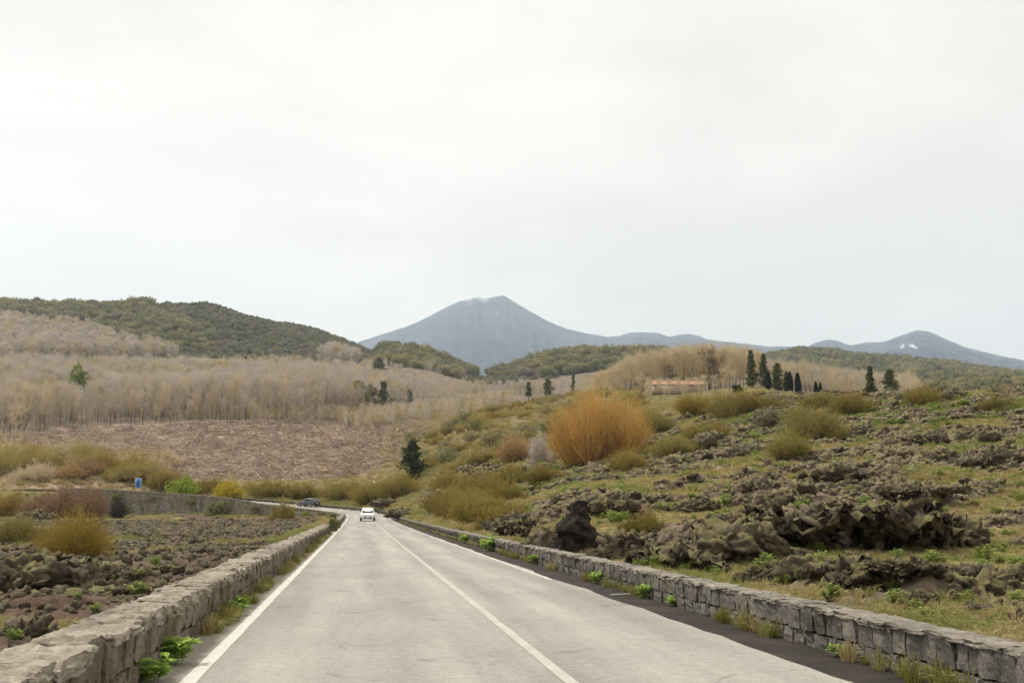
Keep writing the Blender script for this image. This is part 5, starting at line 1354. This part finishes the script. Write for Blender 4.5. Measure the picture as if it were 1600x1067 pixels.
def brown(ms):
    out = []
    for m in ms:
        c = m.copy(); c.materials.clear(); c.materials.append(M['lava_brown']); out.append(c)
    return out
LMB = brown(LM)
# further single rocks, then rubble nobody could count
x, y, z, r, u, v, rng = polar_pts(21, 30000, -120, 1720, 14, 190, 800)
_, P_, N_, S_, T_ = terrain(x, y, True)
ok = (N_ > .6) & (P_ + .5 * fbm(x / 3.5, y / 3.5, 2, 77) > np.where(T_ > 0, .82, 1.1))
i = np.nonzero(ok)[0]; o_ = i[np.argsort(r[i])]
one = o_[:110]
for j in one:
    sz = rng.uniform(.25, .6); q = obj('lava_boulder', (LM if T_[j] > 0 else LMB)[rng.randint(0, 8)], None, loc=(x[j], y[j], z[j] + sz * .1)); q.rotation_euler = (rng.normal(0, .2), rng.normal(0, .2), rng.uniform(0, 6.28)); q.scale = (sz * rng.uniform(.9, 1.6), sz, sz * rng.uniform(.6, 1.0))
    side = 'right' if T_[j] > 0 else 'left'
    tag(q, 'loose dark lava boulder on the lava field %s of the road' % side, 'rock', 'loose boulders %s of the road' % side)
rest = o_[110:]
sz = (.16 + .60 * rng.rand(len(rest)) ** 3) * np.clip(.7 + r[rest] / 140, .7, 1.7) * np.where(T_[rest] > 0, 1, .62)
scatter('lava_rubble', 'countless broken dark lava blocks strewn over the lava fields', 'rubble', np.stack([x, y, z + .0], 1)[rest], np.stack([sz * rng.uniform(.9, 1.7, len(rest)), sz, sz * rng.uniform(.5, 1.0, len(rest))], 1), LM + brown(LM), 22, .4, rng.randint(0, 8, len(rest)) + np.where(T_[rest] > 0, 0, 8))
x, y, z, r, u, v, rng = polar_pts(23, 95000, -120, 1720, 7, 180, 800)
_, P_, N_, S_, T_ = terrain(x, y, True)
i = np.nonzero((N_ > .3) & (P_ + .35 * fbm(x / 2.2, y / 2.2, 2, 73) + rng.uniform(-.35, .35, len(x)) > .36))[0]
sz = rng.uniform(.08, .34, len(i)) * np.clip(.5 + r[i] / 60, .6, 2)
scatter('lava_cinders', 'small lava cinders and clinker between the blocks', 'rubble', np.stack([x, y, z], 1)[i], sz, LCs + brown(LCs), 24, .5, rng.randint(0, 6, len(i)) + np.where(T_[i] > 0, 0, 6))

# ------------------------------------------------------------------ grasses and herbs
GD = [tuft(700 + k, .24, .5, 46, .013, m) for k, m in enumerate(['dry_grass', 'dry_grass', 'green_grass', 'dry_grass', 'green_grass'])]
GF = [tuft(710 + k, .55, 1.1, 60, .035, m) for k, m in enumerate(['dry_grass', 'dry_grass', 'green_grass', 'olive_twigs', 'green_grass'])]
x, y, z, r, u, v, rng = polar_pts(25, 34000, -120, 1720, 6, 62, 850)
_, P_, N_, S_, T_ = terrain(x, y, True)
i = np.nonzero((np.abs(T_ - .3) > 4.1) & ((T_ > 0) | (T_ < -4.3)) & (P_ + rng.uniform(-.2, .2, len(x)) < np.where(T_ > 0, .42, .18)))[0]
gp = (fbm(x[i] / 5, y[i] / 5, 3, 66) + rng.normal(0, .25, len(i)) > .3)
scatter('grass', 'dry and greenish grass tufts between the lava rocks', 'grass', np.stack([x, y, z], 1)[i], rng.uniform(.35, .95, len(i)), GD, 26, .1, np.where(gp, np.where(rng.rand(len(i)) < .5, 2, 4), rng.choice([0, 1, 3], len(i))))
x, y, z, r, u, v, rng = polar_pts(27, 62000, -120, 1720, 55, 230, 780)
_, P_, N_, S_, T_ = terrain(x, y, True)
i = np.nonzero((np.abs(T_ - .3) > 4.15) & ((T_ > 0) | (T_ < -4.7)) & (P_ + rng.uniform(-.2, .2, len(x)) < .4))[0]
gp = (fbm(x[i] / 12, y[i] / 9, 3, 67) + rng.normal(0, .25, len(i)) > .15)
scatter('far_grass', 'tufted grass on the lava slopes farther off', 'grass', np.stack([x, y, z], 1)[i], rng.uniform(.5, 1.25, len(i)), GF, 28, .1, np.where(gp, np.where(rng.rand(len(i)) < .5, 2, 4), rng.choice([0, 1, 3], len(i))))
x, y, z, r, u, v, rng = polar_pts(29, 20000, -200, 1010, 225, 420, 700)
i = np.nonzero((u > 600) | (v > np.interp(u, [-200, 0, 60, 180, 250, 330, 480, 560, 640], [690, 690, 700, 722, 745, 756, 752, 745, 715])))[0]
GB = [tuft(730 + k, 1.0, 1.8, 60, .07, m) for k, m in enumerate(['dry_grass', 'olive_twigs', 'tan_twigs'])]
scatter('slope_grass', 'rough olive grass on the banks behind the bend', 'grass', np.stack([x, y, z], 1)[i], rng.uniform(.5, 1.3, len(i)), GB, 30, .1)
# verge tufts along the foot of both walls
rg = np.random.RandomState(31)
sv = np.concatenate([rg.uniform(5, 66, 700), rg.uniform(6, 120, 600)]); tv = np.concatenate([np.full(700, -1.86 - XC + .05) + np.abs(rg.normal(0, .06, 700)), np.full(600, 5.06 - XC - .03) - np.abs(rg.normal(0, .05, 600))])
keep = np.concatenate([fbm(sv[:700] / 2.6, sv[:700] * 0 + 2, 3, 68) > -.05, fbm(sv[700:] / 2.6, sv[700:] * 0 + 5, 3, 69) > .05]); sv, tv = sv[keep], tv[keep]
xv, yv = path(sv, tv)
VG = [tuft(740 + k, .30, .34, 60, .009, m) for k, m in enumerate(['green_grass', 'moss', 'green_grass', 'dry_grass'])]
scatter('verge_grass', 'grass and moss tufts growing along the foot of the stone walls', 'grass', np.stack([xv, yv, road_z(sv)], 1), rg.uniform(.4, 1.0, len(sv)), VG, 32, .1)

WD = [weed(760 + k, .42, .5, 13, 13, .19, 'leaf_weed') for k in range(4)]
SP = [weed(770 + k, .45, .6, 26, 26, .09, 'leaf_spurge') for k in range(4)]
def herb(label, u, v, wpx, k, kind='weed', group=None, wall=None):
    if wall is not None:                                    # at the foot of a wall: station from the pixel column
        s_, t_ = wall; x, y = path(s_, t_); x, y = float(x), float(y); z = float(road_z(s_)); rr = math.hypot(x, y)
    else: x, y, z, rr = ground_hit(u, v)
    o = thing('leafy_weed' if kind == 'weed' else 'spurge_plant', label, 'plant', (x, y, z - .01), k * 1.1, group)
    f = wpx * rr / F / (.5 if kind == 'weed' else .6); o.scale = (f, f, f)
    a, b = (WD if kind == 'weed' else SP)[k % 4]; put(o, [('stems', a), ('leaves', b)]); return o
TLW, TRW = -1.86 - XC + .08, 5.06 - XC - .06
for k, (s_, wp, lab) in enumerate([(9.6, 56, 'big bright green weed at the foot of the left wall, the nearer of two'), (10.6, 60, 'big bright green weed at the foot of the left wall, the farther of two'), (15.3, 34, 'green broad leaved weed at the foot of the left wall in the middle'), (16.4, 26, 'small green weed right behind the middle one at the left wall'), (21.5, 14, 'small weed sprouting from a joint in the left wall')]):
    herb(lab, 0, 0, wp, k, wall=(s_, TLW))
for k, (s_, wp, lab) in enumerate([(10.2, 26, 'bright weed at the foot of the right wall, nearest the camera'), (15.9, 22, 'small weed at the foot of the right wall, second from the camera'), (17.3, 28, 'weed at the foot of the right wall, third from the camera'), (20.9, 28, 'weed at the foot of the right wall, fourth from the camera'), (28.5, 22, 'pale weed at the foot of the right wall, fifth from the camera'), (38.0, 34, 'spreading bright green weed on the right wall before the bush'), (47, 20, 'small weed on the right wall beside the broom bushes')]):
    herb(lab, 0, 0, wp, k + 1, wall=(s_, TRW))
for k, (u, v, wp) in enumerate([(215, 932, 30), (215, 908, 24), (242, 884, 20), (48, 992, 26), (180, 910, 20), (150, 958, 22), (20, 1000, 26), (120, 935, 16)]):
    herb('green spurge tuft on the lava behind the left wall', u, v, wp, k, 'spurge', 'spurge tufts behind the left wall')
rg = random.Random(6)
for k, (u, v, wp) in enumerate([(1300, 938, 38), (1448, 970, 30), (1565, 912, 22), (1510, 945, 34), (1400, 950, 40), (1395, 925, 28), (1250, 905, 26), (1225, 915, 30), (1120, 905, 26), (1075, 895, 28), (1030, 892, 36), (1000, 890, 30), (955, 876, 30), (896, 858, 22), (855, 850, 22), (1350, 880, 22), (1212, 803, 20), (1250, 800, 20), (1460, 788, 18), (1560, 765, 20), (1590, 945, 30), (1470, 905, 24), (1430, 955, 26), (1200, 890, 22), (1270, 890, 20), (1320, 905, 24), (1380, 978, 20), (1540, 985, 24), (990, 800, 20), (1080, 780, 18), (1140, 770, 18), (1330, 770, 18), (1500, 830, 18), (1100, 830, 18), (1190, 840, 20), (1565, 860, 20)]):
    herb('bright green spurge tuft on the lava slope behind the right wall', u, v, wp, k, 'spurge', 'spurge tufts behind the right wall')
x, y, z, r, u, v, rng = polar_pts(33, 3600, 780, 1720, 20, 150, 820)
_, P_, N_, S_, T_ = terrain(x, y, True); i = np.nonzero((N_ > .5) & (P_ < .6))[0][:1000]
scatter('spurge', 'small green spurge tufts dotted over the lava slope', 'grass', np.stack([x, y, z], 1)[i], rng.uniform(.5, 1.3, len(i)) * np.clip(.6 + r[i] / 90, .6, 2), [b for a, b in SP], 34)

# ------------------------------------------------------------------ road signs
blue = plain('sign_blue', (.08, .26, .66), .5, .4, 0, .05); white = plain('sign_white', (.78, .78, .76), .5, .4, 0, .03); dkblue = plain('sign_dark', (.02, .045, .16), .5); galv = plain('galvanised', (.42, .42, .41), .5, .4, .4, .1)
def blue_sign():
    s_ = 227; x, y = path(s_, -2.9); z = float(road_z(s_)); rr = math.hypot(float(x), float(y)); kk = rr / F
    t = thing('road_sign', 'tall blue rectangular road sign on two posts above the retaining wall', 'sign', (float(x), float(y), z), rad(-14 + 24) + .0)
    w, h, g = 8.4 * kk, 14.5 * kk, 8.5 * kk
    b = QB(1); b.box((0, 0, g + h / 2), (w, .05, h)); obj('panel', b.mesh('panel'), blue, t)
    b = QB(2)
    for zz in (0, 1): b.box((0, -.03, g + .06 + zz * (h - .12)), (w * .96, .012, .06))
    for sx in (-1, 1): b.box((sx * (w / 2 - .05), -.031, g + h / 2), (.06, .012, h * .96))
    obj('border', b.mesh('border'), white, t)
    b = QB(3); b.box((.05, -.033, g + h * .70), (w * .34, .014, h * .16)); b.box((-.12, -.033, g + h * .50), (w * .5, .014, h * .10)); b.box((.1, -.033, g + h * .40), (w * .3, .014, h * .14)); b.box((.0, -.033, g + h * .2), (w * .2, .014, h * .1)); obj('pictogram', b.mesh('pictogram'), dkblue, t)
    for sx in (-1, 1):
        b = QB(4); b.tube([[sx * w * .28, .05, -.3], [sx * w * .28, .05, g + h * .8]], .045, 8); obj('post', b.mesh('post'), galv, t)
def white_sign():
    x, y, z, rr = place(22, 224, 772); zt = CAMZ + azslope(22, 775)[1] * rr; kk = rr / F
    t = thing('road_sign', 'small white road sign seen at the left rim beside the brush', 'sign', (x, y, z), rad(13))
    w, h = 8.5 * kk, 6.5 * kk; b = QB(1); zb = zt - z
    V = np.array([[-w / 2, 0, zb + h], [w / 2, 0, zb + h], [w * .36, 0, zb], [-w * .28, 0, zb]]); V = np.concatenate([V, V + np.array([0, .04, 0])])
    b.add(V, [[3, 2, 1, 0], [4, 5, 6, 7], [0, 1, 5, 4], [1, 2, 6, 5], [2, 3, 7, 6], [3, 0, 4, 7]]); obj('panel', b.mesh('panel'), white, t)
    b = QB(2); b.tube([[0, .08, -.3], [0, .08, zb + h * .7]], .04, 8); obj('post', b.mesh('post'), galv, t)
blue_sign(); white_sign()

# ------------------------------------------------------------------ cars
def car(name, label, s_, t_, rz, L, W, H, body_c, kind):
    x, y = path(s_, t_); root = thing(name, label, 'car', (float(x), float(y), float(road_z(s_)) + .004), rz)
    body_m = plain(name + '_paint', body_c, .25, .6, 0, .02); glass = plain(name + '_glass', (.02, .024, .028), .25, .15, 0, .02); black = plain(name + '_black', (.018, .018, .018), .6, .3); lamp = plain(name + '_lamp', (.75, .76, .78), .15, .7, 0, .02); red = plain(name + '_tail', (.35, .02, .02), .3, .6, 0, .02); rimm = plain(name + '_rim', (.45, .45, .46), .3, .5, .7, .05); pl = plain(name + '_plate', (.8, .8, .78), .5, .3, 0, .02)
    # stations from tail (-y) to nose (+y): (y, half width, sill z, belt z, roof z, roof half width)
    bz, gc = .58 * H, .22
    if kind == 'suv':
        st = [(-.50, .84, .40, .50, .52, .78), (-.485, .95, .32, .60, .63, .86), (-.45, .99, .28, .62, .70, .82), (-.36, 1, .27, .62, .97, .70), (-.20, 1, .26, .61, 1.0, .72), (.04, 1, .26, .60, .985, .71), (.13, 1, .26, .59, .94, .70), (.275, 1, .26, .58, .60, .86), (.40, .985, .27, .555, .575, .84), (.465, .94, .28, .50, .52, .80), (.50, .82, .32, .42, .435, .74)]
    else:
        st = [(-.50, .86, .38, .50, .52, .78), (-.49, .95, .26, .62, .64, .86), (-.47, .98, .24, .63, .72, .82), (-.40, 1, .22, .63, .97, .70), (-.22, 1, .22, .62, 1.0, .72), (.02, 1, .22, .61, .985, .71), (.09, 1, .22, .60, .95, .70), (.24, 1, .22, .58, .60, .84), (.40, .97, .23, .52, .535, .80), (.465, .92, .24, .47, .48, .76), (.50, .80, .28, .40, .41, .70)]
    w2 = W / 2; rings = []
    for (yy, hw, zs, zb, zr, rw) in st:
        a = hw * w2; r_ = rw * w2; zs, zb, zr = zs * H * .85, zb * H, zr * H
        half = [(a * .80, zs - .02), (a * .97, zs + .04), (a, (zs + zb) * .5), (a * .97, zb - .03), (a * .945, zb), (r_ + (a * .945 - r_) * .12, zr - (zr - zb) * .12), (r_ * .9, zr - .005), (r_ * .45, zr + .012)]
        ring = [(p, yy * L, q) for p, q in half] + [(-p, yy * L, q) for p, q in reversed(half)]
        rings.append(ring)
    R = np.array(rings); n = R.shape[1]; b = QB(1); V = R.reshape(-1, 3)
    Q = [[i * n + j, i * n + (j + 1) % n, (i + 1) * n + (j + 1) % n, (i + 1) * n + j] for i in range(len(st) - 1) for j in range(n)]
    for base in (0, (len(st) - 1) * n):
        for j in range(n // 2 - 1): Q.append([base + j, base + j + 1, base + n - 2 - j, base + n - 1 - j])
    b.add(V, Q); me = b.mesh('body', True); body = obj('body', me, body_m, root)
    def patch(nm, quad, inset, mat, off=.02, parent=root):
        q = np.array(quad, float); c = q.mean(0); q = c + (q - c) * (1 - inset); nn = np.cross(q[1] - q[0], q[3] - q[0]); nn /= np.linalg.norm(nn)
        if np.dot(nn, c - np.array([0, 0, H * .5])) < 0: nn = -nn
        g = QB(2); P = q + nn * off; g.add(np.concatenate([P, P - nn * .05]), [[0, 1, 2, 3], [0, 1, 5, 4], [1, 2, 6, 5], [2, 3, 7, 6], [3, 0, 4, 7]]); return obj(nm, g.mesh(nm), mat, parent)
    f, e = 7, 6
    patch('windscreen', [R[f][4] * [.86, 1, 1] + [0, 0, .03], R[f][11] * [.86, 1, 1] + [0, 0, .03], R[e][10], R[e][5]], .07, glass, .03)
    patch('rear_window', [R[2][4] * [.86, 1, 1] + [0, 0, .05], R[2][11] * [.86, 1, 1] + [0, 0, .05], R[3][10], R[3][5]], .10, glass, .03)
    for j, (p, q_) in ((0, (4, 5)), (1, (11, 10))):
        patch('side_window', [R[3][p], R[4][p], R[4][q_], R[3][q_]], .16, glass, .015); patch('side_window', [R[4][p], R[6][p], R[5][q_], R[4][q_]], .14, glass, .015)
    wr = .205 * H if kind == 'suv' else .2 * H
    for sx in (-1, 1):
        for yy in (-.30, .31):
            wheel = obj('wheel', None, None, root) if False else None
            g = QB(3); an = np.linspace(0, 2 * math.pi, 25)[:-1]
            prof = [(-.11, wr * .72), (-.11, wr * .93), (-.08, wr), (.08, wr), (.11, wr * .93), (.11, wr * .72)]
            Vw = np.array([[o, math.cos(a) * rr_, math.sin(a) * rr_] for a in an for o, rr_ in prof]); m_ = len(prof)
            g.add(Vw, [[i * m_ + k, i * m_ + k + 1, ((i + 1) % 24) * m_ + k + 1, ((i + 1) % 24) * m_ + k] for i in range(24) for k in range(m_ - 1)])
            wo = obj('wheel', g.mesh('wheel', True), black, root, (sx * (w2 - .09), yy * L, wr))
            h_ = QB(4); Vr = [[sx * .06, math.cos(a) * wr * .73, math.sin(a) * wr * .73] for a in an] + [[sx * .085, math.cos(a) * wr * .12, math.sin(a) * wr * .12] for a in an]
            h_.add(Vr, [[i, (i + 1) % 24, 24 + (i + 1) % 24, 24 + i] for i in range(24)]); h_.add([[sx * .085, -.06, -.06], [sx * .085, .06, -.06], [sx * .085, .06, .06], [sx * .085, -.06, .06]], [[0, 1, 2, 3]])
            obj('rim', h_.mesh('rim'), rimm, wo)
        mr = QB(5); mr.box((sx * (w2 + .10), .20 * L, .63 * H), (.20, .10, .14)); mr.box((sx * (w2 - .01), .205 * L, .60 * H), (.10, .05, .05)); obj('mirror', mr.mesh('mirror'), body_m if kind == 'suv' else black, root)
        lp = QB(6); lp.box((sx * w2 * .66, .478 * L, .475 * H if kind == 'suv' else .42 * H), (w2 * .42, .12, .085)); obj('headlight', lp.mesh('headlight'), lamp, root)
        tl = QB(7); tl.box((sx * w2 * .84, -.485 * L, .56 * H), (.20, .10, .26)); obj('tail_light', tl.mesh('tail_light'), red, root)
    g = QB(8)
    g.add([[-w2 * .36, .507 * L, .36 * H], [w2 * .36, .507 * L, .36 * H], [w2 * .56, .503 * L, .215 * H], [-w2 * .56, .503 * L, .215 * H], [-w2 * .36, .46 * L, .36 * H], [w2 * .36, .46 * L, .36 * H], [w2 * .56, .46 * L, .215 * H], [-w2 * .56, .46 * L, .215 * H]], [[0, 1, 2, 3], [0, 1, 5, 4], [1, 2, 6, 5], [2, 3, 7, 6], [3, 0, 4, 7]])
    obj('grille', g.mesh('grille'), black, root)
    g = QB(9); g.box((0, .50 * L, .165 * H), (w2 * 1.5, .10, .07)); obj('lower_bumper', g.mesh('lower_bumper'), black, root)
    g = QB(10); g.box((0, .512 * L, .29 * H), (.50, .02, .11)); obj('number_plate', g.mesh('number_plate'), pl, root)
    g = QB(11); g.box((0, -.502 * L, .42 * H), (.50, .02, .11)); obj('number_plate', g.mesh('number_plate'), pl, root)
    g = QB(12); g.box((0, -.49 * L, .26 * H), (w2 * 1.7, .12, .14)); obj('rear_bumper', g.mesh('rear_bumper'), black, root)
    g = QB(13)
    for sx in (-1, 1): g.box((sx * w2 * .62, -.12 * L, 1.012 * H), (.04, .42 * L, .035))
    if kind != 'suv': obj('roof_rails', g.mesh('roof_rails'), rimm, root)
    return root
car('oncoming_car', 'white compact car driving towards the camera before the bend', 126, 1.02 - XC + .12, math.pi, 4.15, 1.80, 1.60, (.80, .80, .80), 'suv')
car('departing_car', 'dark grey estate car heading away round the bend to the left', 187.5, 1.35, heading(187.5) + .25, 4.35, 1.76, 1.48, (.06, .065, .08), 'wagon')

# a pale stick lying on the cinders
b = QB(77); b.tube([[-.18, 0, 0], [.18, .03, .01]], [.014, .012], 6)
x, y = path(17.9, HALF + .36); tag(obj('dropped_stick', b.mesh('dropped_stick'), M['blossom'], loc=(float(x), float(y), .005)), 'short pale stick lying on the dark gravel by the right wall', 'stick')

# ------------------------------------------------------------------ steam at the crater
def steam():
    m, nt, out = new_mat('crater_steam')
    pv = nd(nt, 'ShaderNodeVolumePrincipled'); pv.inputs['Density'].default_value = .0045; pv.inputs['Color'].default_value = (.97, .98, 1, 1)
    nt.links.new(pv.outputs[0], out.inputs['Volume'])
    for k, (u, v, w, h, lab) in enumerate([(752, 469, 17, 6, 'white steam puff in the notch of the crater'), (731, 471, 12, 4.5, 'thin steam wisp on the left crater rim')]):
        c = ray(u, v); c = c / math.hypot(c[0], c[1]) * 7790
        P = mesh_np3(LM[k])[0]; T3 = mesh_np3(LM[k])[1]; n = P / np.linalg.norm(P, axis=1)[:, None]
        P = n * (.5 + .12 * perlin3(n * 1.5, k))[:, None]
        me = mesh_quads('steam', P * np.array([w * 5 * 1.6, 170, h * 5 * 1.8]), T3, True)
        o = obj('steam', me, m, loc=(c[0], c[1], c[2] + CAMZ), kind='stuff'); tag(o, lab, 'steam')
steam()

# ------------------------------------------------------------------ haze
def haze():
    b = QB(1); b.box((1250, 4050, 860), (14500, 10900, 1960 + 200))
    m, nt, out = new_mat('haze_air')
    pv = nd(nt, 'ShaderNodeVolumePrincipled'); pv.inputs['Density'].default_value = HAZE_DENSITY
    pv.inputs['Color'].default_value = (.72, .86, 1.0, 1); pv.inputs['Anisotropy'].default_value = .2
    nt.links.new(pv.outputs[0], out.inputs['Volume'])
    o = obj('haze', b.mesh('haze'), m, kind='stuff'); tag(o, 'thin bluish haze in the air over the landscape', 'haze')
haze()
